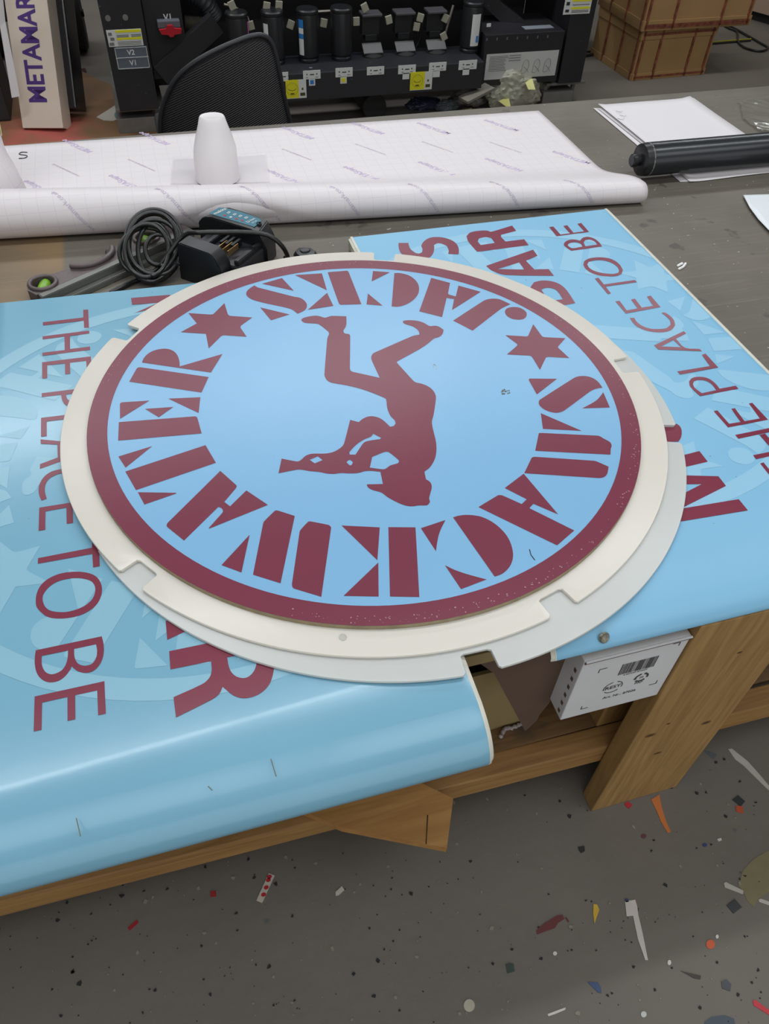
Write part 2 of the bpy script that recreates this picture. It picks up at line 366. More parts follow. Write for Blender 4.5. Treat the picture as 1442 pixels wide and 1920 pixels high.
# outlines measured on the flat signs, in metres
DISC = {'letter': [[[[-.1263,.402],[-.1251,.3997],[-.1239,.3975],[-.1226,.3955],[-.121,.3936],[-.1193,.3919],[-.1175,.3904],[-.0974,.3747],[-.0775,.3593],[-.0577,.344],[-.0555,.3427],[-.0532,.3417],[-.051,.3405],[-.0487,.3389],[-.0466,.337],[-.0447,.3347],[-.0429,.3318],[-.0414,.3285],[-.0401,.325],[-.0392,.3215],[-.0386,.3177],[-.0383,.3138],[-.0384,.3108],[-.0389,.3078],[-.0396,.3047],[-.0404,.3021],[-.0414,.2997],[-.0426,.2975],[-.0443,.2952],[-.0461,.2931],[-.048,.2914],[-.0502,.2898],[-.0525,.2884],[-.0548,.2872],[-.0574,.2859],[-.0601,.2846],[-.0628,.2834],[-.0639,.2865],[-.0649,.2895],[-.0661,.2925],[-.0675,.2955],[-.0691,.2984],[-.0709,.3009],[-.0736,.3038],[-.0766,.3064],[-.0795,.3087],[-.0838,.3118],[-.0881,.3147],[-.0924,.3175],[-.0998,.3224],[-.1072,.3273],[-.1145,.3322],[-.1193,.3356],[-.124,.3391],[-.1287,.3428],[-.1322,.3456],[-.1356,.3485],[-.1389,.3519],[-.141,.3545],[-.1429,.3575],[-.1447,.3608],[-.1457,.3629],[-.1465,.3653],[-.1472,.3679],[-.1475,.3699],[-.1476,.3721],[-.1475,.3743],[-.1471,.3765],[-.1466,.3787],[-.1459,.3808],[-.1447,.3833],[-.1434,.3856],[-.1421,.3877],[-.1405,.3897],[-.1388,.3915],[-.1371,.3932],[-.1351,.395],[-.1331,.3967],[-.1311,.3983],[-.1295,.3995],[-.1279,.4008]]],[[[-.1105,.4049],[-.0673,.4171],[-.0534,.3651]]],[[[-.1288,.3215],[-.0778,.2848],[-.1166,.2734]]],[[[-.0393,.4224],[.0161,.4166],[.0115,.3524]]],[[[-.0408,.2923],[.0097,.3428],[.011,.2943]]],[[[.0286,.4176],[.0295,.4178],[.0303,.4181],[.0311,.4182],[.0419,.4174],[.0528,.4165],[.0636,.4156],[.0654,.4155],[.0672,.4154],[.069,.415],[.0697,.4144],[.0703,.4134],[.0707,.4122],[.0709,.4103],[.0711,.4083],[.071,.4062],[.0693,.3654],[.0677,.3259],[.0661,.2877],[.0529,.29],[.0397,.2923],[.0266,.2947],[.0255,.2955],[.0247,.2969],[.024,.2985],[.0237,.3],[.0235,.3017],[.0235,.3035],[.0251,.3403],[.0268,.3783]]],[[[.1216,.4022],[.1545,.3896],[.1079,.3636]]],[[[.0887,.3221],[.1056,.2732],[.0758,.2847]]],[[[.1626,.3842],[.1654,.3839],[.1683,.3836],[.171,.3829],[.1744,.3815],[.1776,.3798],[.1807,.3777],[.1838,.3753],[.1867,.3725],[.1893,.3693],[.1916,.3657],[.1936,.3617],[.1952,.3573],[.1966,.3524],[.1976,.3471],[.1982,.3415],[.1983,.3365],[.1979,.3313],[.1972,.3259],[.1963,.3215],[.1951,.317],[.1937,.3125],[.192,.3081],[.1901,.3038],[.188,.2998],[.1854,.2955],[.1825,.2915],[.1795,.2879],[.1758,.2838],[.1721,.2801],[.1683,.2768],[.1638,.2735],[.1593,.2707],[.1548,.2682],[.1507,.2663],[.1467,.2649],[.1427,.2638],[.139,.2631],[.1354,.2629],[.1318,.2631],[.1285,.264],[.1252,.2653],[.122,.2667]]],[[[.232,.3496],[.2639,.3224],[.2582,.3105],[.2526,.2987],[.2471,.287],[.2467,.2853],[.2468,.2837],[.2469,.282],[.2582,.2721],[.2772,.309],[.3138,.2767],[.2342,.2272],[.2516,.2633],[.2382,.2707],[.2075,.2088],[.17,.238]]],[[[.2243,.1925],[.2497,.2084],[.2756,.2246],[.3021,.2411],[.3053,.243],[.3085,.2448],[.3117,.2461],[.3152,.2472],[.3186,.2478],[.322,.248],[.3258,.2479],[.3294,.2474],[.3329,.2465],[.3363,.2452],[.3395,.2435],[.3422,.2411],[.347,.2345],[.3515,.2275],[.3559,.2205],[.3501,.2181],[.3444,.2157],[.3386,.2131],[.3345,.2111],[.3305,.2089],[.3264,.2063],[.3002,.188],[.2746,.1698],[.2496,.1521]]],[[[.3347,.198],[.3364,.2011],[.3384,.204],[.3405,.2063],[.3433,.2082],[.3461,.2094],[.3488,.2101],[.352,.2104],[.3551,.2102],[.3581,.2096],[.3615,.2087],[.3649,.2075],[.3679,.2057],[.3702,.2033],[.3721,.2003],[.3737,.1969],[.3747,.194],[.3754,.1906],[.3755,.1869],[.3751,.1841],[.3742,.181],[.3729,.178],[.3711,.175],[.3691,.1722],[.367,.17],[.3641,.1679],[.3613,.1664],[.3586,.1657],[.3551,.1655],[.3518,.1659],[.3487,.1667],[.3454,.168],[.3423,.1696],[.3395,.1717],[.3373,.1743],[.3355,.1774],[.3339,.1808],[.3332,.1834],[.3328,.1864],[.3328,.1896],[.3331,.1923],[.3337,.1952]]],[[[-.3621,.196],[-.3612,.1993],[-.3603,.2027],[-.3591,.2058],[-.3575,.2092],[-.3557,.2124],[-.3537,.2152],[-.3508,.2185],[-.3479,.2215],[-.3448,.2239],[-.3411,.2259],[-.3373,.2274],[-.3334,.2284],[-.3297,.2289],[-.326,.2289],[-.3223,.2287],[-.3196,.2283],[-.3169,.2275],[-.3143,.2263],[-.3116,.2245],[-.309,.2223],[-.3066,.2196],[-.3046,.2168],[-.3029,.2135],[-.3014,.2099],[-.3002,.2059],[-.2992,.2016],[-.2985,.1973],[-.2981,.1929],[-.2979,.1885],[-.2979,.1841],[-.298,.1791],[-.2984,.1741],[-.2988,.1692],[-.2206,.1882],[-.2481,.1386]]],[[[-.3872,.1459],[-.3828,.1561],[-.3784,.1665],[-.3739,.1769],[-.3731,.1788],[-.3723,.1806],[-.3712,.1819],[-.3696,.1828],[-.3679,.1832],[-.3662,.1828],[-.3284,.1642],[-.2908,.1455],[-.2534,.1269],[-.2707,.087]]],[[[-.4081,.0504],[-.4074,.063],[-.4068,.0757],[-.406,.0886],[-.4057,.0898],[-.4052,.0908],[-.4046,.0914],[-.4035,.092],[-.4025,.0923],[-.4014,.0923],[-.3869,.0904],[-.3724,.0883],[-.3578,.0863]]],[[[-.3668,.0662],[-.3209,.0601],[-.3466,.0392]]],[[[-.3272,.0841],[-.2742,.075],[-.282,.0345]]],[[[-.4104,.0424],[-.3703,.0375],[-.3298,.0325],[-.289,.0275],[-.2879,.0269],[-.287,.0258],[-.2861,.0248],[-.2858,.0232],[-.2856,.0217],[-.2854,.0201],[-.2847,.0075],[-.2841,-.0051],[-.2834,-.0175],[-.414,-.0029]]],[[[-.4157,-.0405],[-.3627,-.0288],[-.4064,-.0685]]],[[[-.4073,-.0771],[-.281,-.0469],[-.2706,-.0913],[-.3943,-.1214]]],[[[-.392,-.1265],[-.3368,-.1418],[-.3367,-.1432],[-.3845,-.1546]]],[[[-.2665,-.111],[-.26,-.1234],[-.2536,-.1356],[-.2474,-.1477],[-.2471,-.1486],[-.2471,-.1496],[-.2472,-.1506],[-.2477,-.152],[-.2484,-.1533],[-.2492,-.1544],[-.2562,-.1624],[-.2631,-.1703],[-.27,-.1781],[-.2629,-.1891],[-.2344,-.1625],[-.2083,-.2001],[-.2985,-.2256],[-.2989,-.224],[-.2953,-.2202],[-.2916,-.2164],[-.288,-.2125],[-.2843,-.2085],[-.2805,-.2045],[-.2768,-.2004],[-.2761,-.1996],[-.2754,-.1987],[-.2749,-.1976],[-.2745,-.1964],[-.2744,-.1952],[-.2745,-.194],[-.2748,-.1924],[-.2752,-.191],[-.2759,-.1897],[-.2771,-.1884],[-.2785,-.1873],[-.2799,-.1862],[-.3359,-.2392],[-.3425,-.2289],[-.3493,-.2184],[-.3561,-.2078],[-.3565,-.2069],[-.3568,-.206],[-.357,-.205],[-.3569,-.2039],[-.3566,-.2029],[-.3563,-.2019],[-.3559,-.201],[-.3555,-.2001],[-.3549,-.1995],[-.3267,-.1712],[-.2972,-.1418]]],[[[-.2441,-.2515],[-.2662,-.3168],[-.2909,-.297]]],[[[-.2191,-.2308],[-.2132,-.2254],[-.2072,-.2201],[-.2011,-.2149],[-.2004,-.2144],[-.1997,-.2142],[-.1989,-.2141],[-.1976,-.2145],[-.1964,-.2149],[-.1952,-.2156],[-.1881,-.221],[-.1811,-.2264],[-.1741,-.2318],[-.2178,-.3486],[-.2516,-.3245],[-.2422,-.2962],[-.2323,-.2668],[-.2221,-.2363],[-.2213,-.2343],[-.2204,-.2324]]],[[[-.1731,-.2631],[-.1723,-.2617],[-.1713,-.2605],[-.1703,-.2594],[-.1663,-.2556],[-.1622,-.2519],[-.158,-.2483],[-.1572,-.2478],[-.1562,-.2477],[-.1553,-.2477],[-.1542,-.2479],[-.1532,-.2483],[-.1522,-.2489],[-.1449,-.2529],[-.1376,-.2569],[-.1304,-.2611],[-.1294,-.2619],[-.1287,-.263],[-.1281,-.2643],[-.1278,-.2657],[-.1276,-.2671],[-.1279,-.2685],[-.1423,-.3093],[-.1561,-.348],[-.1692,-.3848],[-.1797,-.3775],[-.1902,-.3702],[-.2008,-.3628],[-.2018,-.362],[-.2026,-.361],[-.2032,-.3597],[-.2035,-.3584],[-.2035,-.3569],[-.2034,-.3555],[-.2032,-.3542],[-.2029,-.353],[-.2025,-.3518],[-.1937,-.3251],[-.1846,-.2974],[-.1752,-.2687],[-.1745,-.2668],[-.1739,-.2649]]],[[[-.1119,-.2671],[-.0587,-.2845],[-.0788,-.343]]],[[[-.0786,-.3472],[-.0942,-.404],[-.1399,-.391]]],[[[-.0464,-.2872],[-.0079,-.2975],[-.041,-.4188],[-.0793,-.4079]]],[[[-.0008,-.301],[.0397,-.2948],[.0358,-.2995],[.0319,-.3041],[.0282,-.3088],[.0254,-.3126],[.0228,-.3164],[.0203,-.3204],[.0176,-.3252],[.0151,-.3302],[.0127,-.3351],[.0106,-.3394],[.0087,-.3437],[.0067,-.348]]],[[[.0108,-.3754],[.0138,-.3787],[.0167,-.382],[.0197,-.3851],[.0228,-.388],[.026,-.3908],[.0293,-.3935],[.0339,-.397],[.0386,-.4004],[.0433,-.4036],[.0485,-.4071],[.0536,-.4105],[.0588,-.4138],[.0185,-.4207]]],[[[.0523,-.2924],[.0552,-.2921],[.0581,-.2917],[.061,-.2915],[.0645,-.2916],[.068,-.2919],[.0714,-.2924],[.0752,-.2933],[.0788,-.2944],[.0824,-.2957],[.0859,-.2973],[.0894,-.299],[.0926,-.301],[.0954,-.3033],[.0981,-.3059],[.1005,-.3086],[.103,-.3117],[.1054,-.315],[.1075,-.3185],[.1096,-.3226],[.1115,-.327],[.1131,-.3315],[.1145,-.3359],[.1156,-.3404],[.1164,-.3451],[.1168,-.3495],[.117,-.354],[.1168,-.3586],[.1164,-.3631],[.1157,-.3676],[.1148,-.3721],[.1138,-.3759],[.1126,-.3797],[.1111,-.3834],[.1097,-.3863],[.1082,-.3891],[.1064,-.3918],[.1044,-.3946],[.1023,-.3972],[.0999,-.3996],[.0972,-.402],[.0944,-.4042],[.0915,-.4061],[.0884,-.4079],[.0852,-.4094],[.082,-.4106],[.0785,-.4113],[.075,-.4117],[.0715,-.4121]]],[[[.1916,-.2327],[.208,-.3262],[.1803,-.2966],[.1708,-.3036],[.2176,-.3616],[.1807,-.3817],[.0966,-.2823],[.1087,-.2772],[.1209,-.2722],[.1332,-.2671],[.1347,-.2667],[.1362,-.2666],[.1375,-.2669],[.1391,-.2674],[.1405,-.2682],[.1417,-.2693],[.1488,-.2771],[.1558,-.2849],[.1627,-.2927],[.1743,-.2854],[.1505,-.2547]]],[[[.1929,-.2318],[.2011,-.2223],[.2094,-.2126],[.2179,-.2028],[.2188,-.202],[.2198,-.2014],[.2208,-.2011],[.2225,-.201],[.2241,-.2011],[.2257,-.2015],[.2539,-.2115],[.2821,-.2216],[.3103,-.2317],[.3124,-.2324],[.3145,-.2332],[.3163,-.2344],[.3213,-.2399],[.326,-.2456],[.3307,-.2513],[.3281,-.2553],[.3255,-.2594],[.3227,-.2633],[.3211,-.2653],[.3192,-.2671],[.3173,-.2686],[.3153,-.2698],[.3133,-.2707],[.3114,-.2712],[.3086,-.2715],[.3059,-.2714],[.3034,-.2709],[.2666,-.2579],[.2297,-.2449]]],[[[.2943,-.014],[.2973,-.0106],[.3456,-.0229],[.292,-.0553]]],[[[.2869,-.0754],[.2875,-.0741],[.2883,-.0728],[.2892,-.0717],[.2906,-.0705],[.292,-.0696],[.2934,-.0688],[.3194,-.0559],[.3459,-.0428],[.373,-.0296],[.3767,-.0279],[.3804,-.0266],[.384,-.0258],[.3877,-.0255],[.3912,-.0257],[.3946,-.0262],[.3978,-.0271],[.4008,-.0284],[.4036,-.03],[.4062,-.0321],[.4086,-.0346],[.4106,-.0375],[.4122,-.0409],[.4134,-.0447],[.4143,-.0487],[.4146,-.052],[.4146,-.0555],[.4145,-.059],[.4144,-.0613],[.4141,-.0637],[.4139,-.0661],[.4113,-.0657],[.4087,-.0654],[.4059,-.0653],[.403,-.0655],[.4,-.0659],[.3969,-.0667],[.3934,-.0678],[.39,-.0691],[.3865,-.0708],[.3659,-.0821],[.3457,-.0933],[.3258,-.1041],[.3221,-.106],[.3184,-.1077],[.3148,-.1088],[.3114,-.1094],[.3082,-.1096],[.3052,-.1092],[.302,-.1082],[.299,-.1067],[.2962,-.1049],[.2937,-.1028],[.2914,-.1004],[.2893,-.0977],[.2877,-.0951],[.2864,-.0921],[.2853,-.0889],[.2848,-.0866],[.2846,-.084],[.2847,-.0813],[.2851,-.0794],[.2859,-.0774]]],[[[.4097,-.0774],[.4015,-.1185],[.3536,-.1089],[.3599,-.1066],[.3663,-.1042],[.3727,-.1018],[.3778,-.0997],[.3829,-.0974],[.3881,-.0947],[.3922,-.0921],[.3962,-.0889],[.4002,-.0857],[.4034,-.083],[.4066,-.0802]]],[[[.2781,-.1034],[.3266,-.162],[.2651,-.1417]]],[[[.254,-.15],[.2562,-.1503],[.2584,-.1507],[.2605,-.1512],[.2894,-.1605],[.3182,-.1699],[.3471,-.1794],[.3483,-.1799],[.3493,-.1807],[.3502,-.1817],[.3518,-.1843],[.3532,-.1871],[.3547,-.1897],[.3565,-.1924],[.3583,-.195],[.3598,-.1979],[.3602,-.1996],[.3603,-.2016],[.36,-.2037],[.3596,-.2055],[.3588,-.2073],[.3579,-.209],[.3565,-.2109],[.3549,-.2127],[.3535,-.2146],[.3512,-.2186],[.349,-.2226],[.3468,-.2266],[.2307,-.1882]]]],
'star': [[[[.3053,.124],[.3175,.1197],[.3298,.1153],[.3421,.1111],[.3433,.1109],[.3447,.111],[.3461,.1111],[.3471,.112],[.3481,.113],[.3491,.1141],[.3568,.1244],[.3646,.1348],[.3725,.1454],[.3726,.1323],[.3727,.1194],[.3728,.1066],[.3729,.1053],[.3731,.1041],[.3736,.1031],[.3744,.102],[.3753,.1011],[.3765,.1005],[.389,.0963],[.4016,.0921],[.4142,.0879],[.4061,.0812],[.3981,.0744],[.3902,.0677],[.3894,.0669],[.3887,.0659],[.388,.065],[.3878,.064],[.3876,.0629],[.3876,.062],[.3898,.0507],[.392,.0394],[.3942,.0283],[.382,.0325],[.3699,.0367],[.3576,.0409],[.3566,.0411],[.3554,.0411],[.3542,.0408],[.3532,.0404],[.3521,.0398],[.3512,.0389],[.3427,.0286],[.3343,.0183],[.3261,.0082],[.3266,.0208],[.3272,.0335],[.3277,.0463],[.3277,.0478],[.3276,.0492],[.3272,.0504],[.3266,.0514],[.3259,.0522],[.3249,.0527],[.3116,.0572],[.2983,.0617],[.285,.0661],[.2942,.0727],[.3035,.0793],[.3128,.0861],[.3137,.0869],[.3145,.0878],[.3154,.0887],[.3157,.0901],[.3161,.0914],[.3161,.0925],[.3126,.103],[.3089,.1135]]],[[[-.2653,.3331],[-.2527,.3286],[-.2402,.3241],[-.2276,.3196],[-.226,.319],[-.2244,.3186],[-.2227,.3184],[-.2215,.3185],[-.2203,.3188],[-.2192,.3197],[-.2107,.3302],[-.2022,.341],[-.1936,.3519],[-.1934,.34],[-.1932,.3283],[-.193,.3167],[-.1929,.3144],[-.1927,.3123],[-.1922,.3103],[-.1915,.3084],[-.1906,.3069],[-.1894,.3059],[-.1761,.3008],[-.1627,.2959],[-.1493,.291],[-.1575,.2838],[-.1656,.2767],[-.1737,.2695],[-.1745,.2682],[-.1753,.2666],[-.176,.265],[-.1761,.2636],[-.1762,.2621],[-.1762,.2607],[-.174,.2506],[-.1718,.2406],[-.1697,.2306],[-.1827,.2354],[-.1958,.2402],[-.2089,.2449],[-.2102,.2452],[-.2115,.2452],[-.2128,.2449],[-.2141,.2443],[-.2153,.2434],[-.2164,.2423],[-.2253,.2316],[-.234,.221],[-.2426,.2106],[-.2423,.2246],[-.242,.2387],[-.2417,.2531],[-.2417,.2545],[-.2417,.2559],[-.2417,.2573],[-.2862,.2733],[-.2539,.2949]]]],
'figure': [[[[-.0605,.26],[-.0596,.262],[-.0586,.264],[-.0575,.2654],[-.055,.2669],[-.0524,.2679],[-.0499,.2685],[-.0459,.2692],[-.0419,.2697],[-.038,.2699],[-.0349,.2699],[-.0318,.2696],[-.0288,.269],[-.0267,.2681],[-.0246,.2669],[-.0226,.2655],[-.0201,.2631],[-.0176,.2606],[-.0148,.2587],[-.0125,.2585],[-.01,.2592],[-.0076,.2599],[-.0051,.2606],[-.0025,.2614],[-.0001,.2615],[.0089,.2592],[.0179,.2565],[.0269,.2539],[.0249,.2454],[.023,.237],[.0208,.2288],[.0194,.2249],[.0178,.2213],[.016,.2178],[.0142,.2151],[.0123,.2127],[.0105,.21],[.0098,.208],[.0094,.2058],[.0089,.2036],[.0094,.202],[.0099,.2004],[.0106,.1993],[.0127,.1979],[.015,.1968],[.0173,.1957],[.0178,.1938],[.0183,.1918],[.0182,.1896],[.0096,.1565],[.0011,.1244],[-.0071,.0933],[-.0074,.0909],[-.0074,.0886],[-.0074,.0862],[-.0064,.0847],[-.0053,.0831],[-.0041,.0819],[.0097,.0727],[.0236,.0635],[.0374,.0544],[.0373,.0714],[.0371,.0885],[.0371,.106],[.0372,.1089],[.0377,.1119],[.0384,.1148],[.0394,.1178],[.0407,.1206],[.0423,.1231],[.0441,.1252],[.0461,.1268],[.0481,.128],[.0515,.1297],[.055,.131],[.0584,.1323],[.0824,.1421],[.1068,.152],[.1316,.1617],[.1366,.1628],[.1414,.1631],[.1463,.1633],[.147,.1658],[.1478,.1683],[.1482,.1708],[.1482,.1744],[.1479,.1779],[.1472,.181],[.1456,.1852],[.1436,.189],[.1413,.1924],[.1381,.1957],[.1346,.1986],[.1311,.2017],[.1299,.2031],[.1288,.2049],[.128,.2069],[.1278,.2083],[.128,.21],[.1283,.2117],[.1293,.2127],[.1304,.2138],[.1314,.2142],[.1354,.2142],[.1393,.2139],[.1431,.2131],[.1475,.2118],[.1517,.2102],[.1559,.2081],[.1592,.2059],[.1624,.2033],[.1653,.2002],[.168,.196],[.1704,.1913],[.173,.187],[.1741,.1859],[.1755,.1852],[.177,.1848],[.1798,.1846],[.1826,.1846],[.1852,.1841],[.1876,.1828],[.1898,.1809],[.1917,.1785],[.1934,.1751],[.1948,.1713],[.1963,.1674],[.1945,.1638],[.1928,.1601],[.1909,.1567],[.1888,.1539],[.1865,.1514],[.1841,.1493],[.1818,.1479],[.1794,.1469],[.1771,.1462],[.1746,.1459],[.1721,.1458],[.1696,.1449],[.1628,.14],[.1561,.1346],[.1493,.1296],[.1426,.1252],[.1359,.1211],[.1292,.1173],[.1133,.1092],[.0975,.1013],[.082,.0935],[.0811,.0925],[.0804,.0911],[.0797,.0896],[.0842,.0702],[.0886,.051],[.0931,.0323],[.094,.0299],[.0952,.0279],[.0967,.0263],[.0994,.0244],[.1022,.0228],[.1048,.0209],[.1077,.0183],[.1105,.0154],[.1129,.0121],[.1149,.0087],[.1166,.0049],[.1179,.0008],[.1187,-.0035],[.1189,-.0081],[.1188,-.0128],[.1182,-.017],[.1171,-.0212],[.1157,-.0253],[.1099,-.0387],[.104,-.0519],[.0981,-.0648],[.0955,-.0697],[.0927,-.0744],[.0903,-.0794],[.0887,-.0845],[.0876,-.0896],[.0865,-.0948],[.0856,-.0999],[.0848,-.1051],[.084,-.1102],[.0832,-.1153],[.0825,-.1203],[.0815,-.1253],[.0802,-.1312],[.0787,-.137],[.0769,-.1428],[.0749,-.1485],[.0727,-.154],[.0702,-.1594],[.0678,-.1639],[.065,-.1682],[.0621,-.1723],[.0589,-.1762],[.0556,-.1798],[.0522,-.1831],[.0485,-.1858],[.0446,-.1881],[.0408,-.1904],[.0381,-.2069],[.0393,-.2085],[.0406,-.2101],[.0416,-.212],[.0423,-.2143],[.0427,-.2168],[.0428,-.2194],[.0424,-.222],[.0416,-.2246],[.0406,-.2272],[.039,-.2305],[.0371,-.2337],[.0353,-.2369],[.0335,-.2401],[.0317,-.2432],[.0301,-.2465],[.0295,-.2491],[.0292,-.2517],[.029,-.2543],[.0273,-.256],[.0257,-.2577],[.024,-.2589],[.0223,-.2595],[.0206,-.2595],[.0189,-.2592],[.0162,-.2585],[.0135,-.2576],[.0107,-.2569],[.0068,-.2566],[.0029,-.2566],[-.0009,-.256],[-.0045,-.2548],[-.008,-.253],[-.0112,-.2508],[-.0149,-.2475],[-.0184,-.2439],[-.0218,-.24],[-.0248,-.2365],[-.0277,-.2328],[-.0304,-.2289],[-.0326,-.225],[-.0346,-.2208],[-.037,-.2172],[-.0407,-.2141],[-.0447,-.2115],[-.0486,-.2087],[-.0506,-.2068],[-.0523,-.2045],[-.0537,-.2019],[-.0542,-.1998],[-.0542,-.1973],[-.0542,-.1948],[-.0297,-.2002],[-.0262,-.1735],[-.0306,-.1717],[-.0349,-.1698],[-.0394,-.1682],[-.0429,-.1672],[-.0465,-.1666],[-.0501,-.1663],[-.0536,-.1667],[-.0572,-.1674],[-.0606,-.1677],[-.0649,-.1673],[-.0691,-.1664],[-.0732,-.1654],[-.0776,-.1641],[-.0819,-.1625],[-.0863,-.1613],[-.0902,-.1608],[-.0942,-.1607],[-.0981,-.1603],[-.1019,-.1593],[-.1056,-.1579],[-.1092,-.1564],[-.1122,-.1547],[-.115,-.1527],[-.118,-.151],[-.1229,-.149],[-.1278,-.1472],[-.1327,-.1453],[-.136,-.1436],[-.1392,-.1417],[-.1425,-.1399],[-.1453,-.1387],[-.1481,-.1377],[-.151,-.1372],[-.1608,-.1373],[-.1707,-.1377],[-.1805,-.1381],[-.1695,-.1069],[-.1627,-.1108],[-.1559,-.1147],[-.1491,-.1185],[-.1475,-.1191],[-.1459,-.1193],[-.1442,-.1191],[-.1426,-.1185],[-.1411,-.1176],[-.1396,-.1164],[-.1371,-.1144],[-.1347,-.1121],[-.1322,-.1103],[-.1297,-.109],[-.1271,-.1082],[-.1245,-.1077],[-.1218,-.1076],[-.1191,-.1078],[-.1164,-.1082],[-.1113,-.1095],[-.1061,-.111],[-.1009,-.1121],[-.0969,-.1126],[-.0927,-.1126],[-.0886,-.1122],[-.0847,-.1111],[-.0809,-.1095],[-.0771,-.1075],[-.074,-.1056],[-.0709,-.1033],[-.0681,-.1005],[-.0659,-.0973],[-.064,-.0935],[-.0622,-.0896],[-.0553,-.0743],[-.0484,-.0586],[-.0414,-.0427],[-.029,-.0516],[-.0263,-.0495],[-.0236,-.0473],[-.0208,-.0454],[-.0176,-.0439],[-.0144,-.0426],[-.0111,-.0419],[-.0082,-.0416],[-.0053,-.0419],[-.0026,-.0426],[.0007,-.0443],[.0038,-.0463],[.0066,-.0489],[.0089,-.0517],[.0109,-.055],[.0126,-.0586],[.0148,-.0641],[.0167,-.0698],[.0186,-.0754],[.0253,-.0748],[.0298,-.0694],[.0301,-.0667],[.0305,-.0639],[.0304,-.0614],[.0294,-.0577],[.028,-.0543],[.027,-.0506],[.0266,-.0463],[.0265,-.0417],[.0265,-.0371],[.0267,-.0333],[.0271,-.0294],[.0277,-.0255],[.029,-.0192],[.0305,-.0129],[.0318,-.0065],[.0317,-.0044],[.0311,-.0026],[.0301,-.0011],[.0251,.0047],[.02,.0103],[.0147,.0158],[.0092,.0213],[.0036,.0266],[-.0023,.0316],[-.0093,.0371],[-.0165,.0422],[-.0239,.047],[-.0319,.0516],[-.0401,.056],[-.0482,.0607],[-.0504,.0626],[-.0523,.065],[-.0539,.0679],[-.055,.0706],[-.0557,.0737],[-.056,.077],[-.0561,.0804],[-.0559,.0838],[-.0552,.0872],[-.0459,.1205],[-.0361,.1549],[-.0258,.1903],[-.0238,.1952],[-.0213,.1997],[-.0189,.2043],[-.0187,.207],[-.0185,.2098],[-.0188,.2121],[-.0222,.2212],[-.0259,.2302],[-.0299,.2386],[-.0319,.241],[-.0343,.2424],[-.0369,.2435],[-.0433,.2458],[-.0497,.2479],[-.056,.2508],[-.0578,.2531],[-.0592,.2565]],[[-.1273,-.1204],[-.113,-.1157],[-.1076,-.1259],[-.1213,-.1301]],[[-.0724,-.1401],[-.071,-.1387],[-.0696,-.1373],[-.0682,-.1361],[-.0672,-.1358],[-.0662,-.1359],[-.0652,-.1359],[-.0644,-.1376],[-.0635,-.1392],[-.0628,-.141],[-.0628,-.1421],[-.0631,-.1432],[-.0633,-.1444],[-.0667,-.148],[-.0691,-.1477]],[[-.0623,-.1187],[-.0591,-.1154],[-.0558,-.1121],[-.0525,-.109],[-.0491,-.1061],[-.0456,-.1033],[-.042,-.1009],[-.0379,-.0985],[-.0339,-.0964],[-.0297,-.0946],[-.0263,-.0935],[-.0228,-.0928],[-.0193,-.0915],[-.0172,-.0899],[-.0153,-.0876],[-.0134,-.0854],[-.0034,-.098],[-.0059,-.1005],[-.01,-.1002],[-.0142,-.1],[-.0184,-.0999],[-.0224,-.0999],[-.0263,-.1],[-.0303,-.1007],[-.0326,-.1016],[-.0348,-.1032],[-.0368,-.1052],[-.0426,-.1122],[-.0483,-.1192],[-.0539,-.1263],[-.063,-.124]],[[-.0398,-.1605],[-.0296,-.138],[-.0256,-.1368],[-.0216,-.1356],[-.0176,-.1344],[-.0142,-.1334],[-.0108,-.1324],[-.0074,-.1318],[-.0049,-.1319],[-.0025,-.1325],[-.0007,-.1341],[.0028,-.1406],[.006,-.1475],[.0089,-.1545],[.0091,-.1558],[.0089,-.1574],[.0087,-.1589],[.0075,-.1601],[.0064,-.1612],[.0053,-.1619],[.0011,-.1625],[-.0031,-.1629],[-.0073,-.1637],[-.0102,-.1652],[-.0131,-.1672],[-.016,-.1688],[-.0178,-.1693],[-.0196,-.1694],[-.0212,-.169],[-.0274,-.1663],[-.0336,-.1634]]]],
}
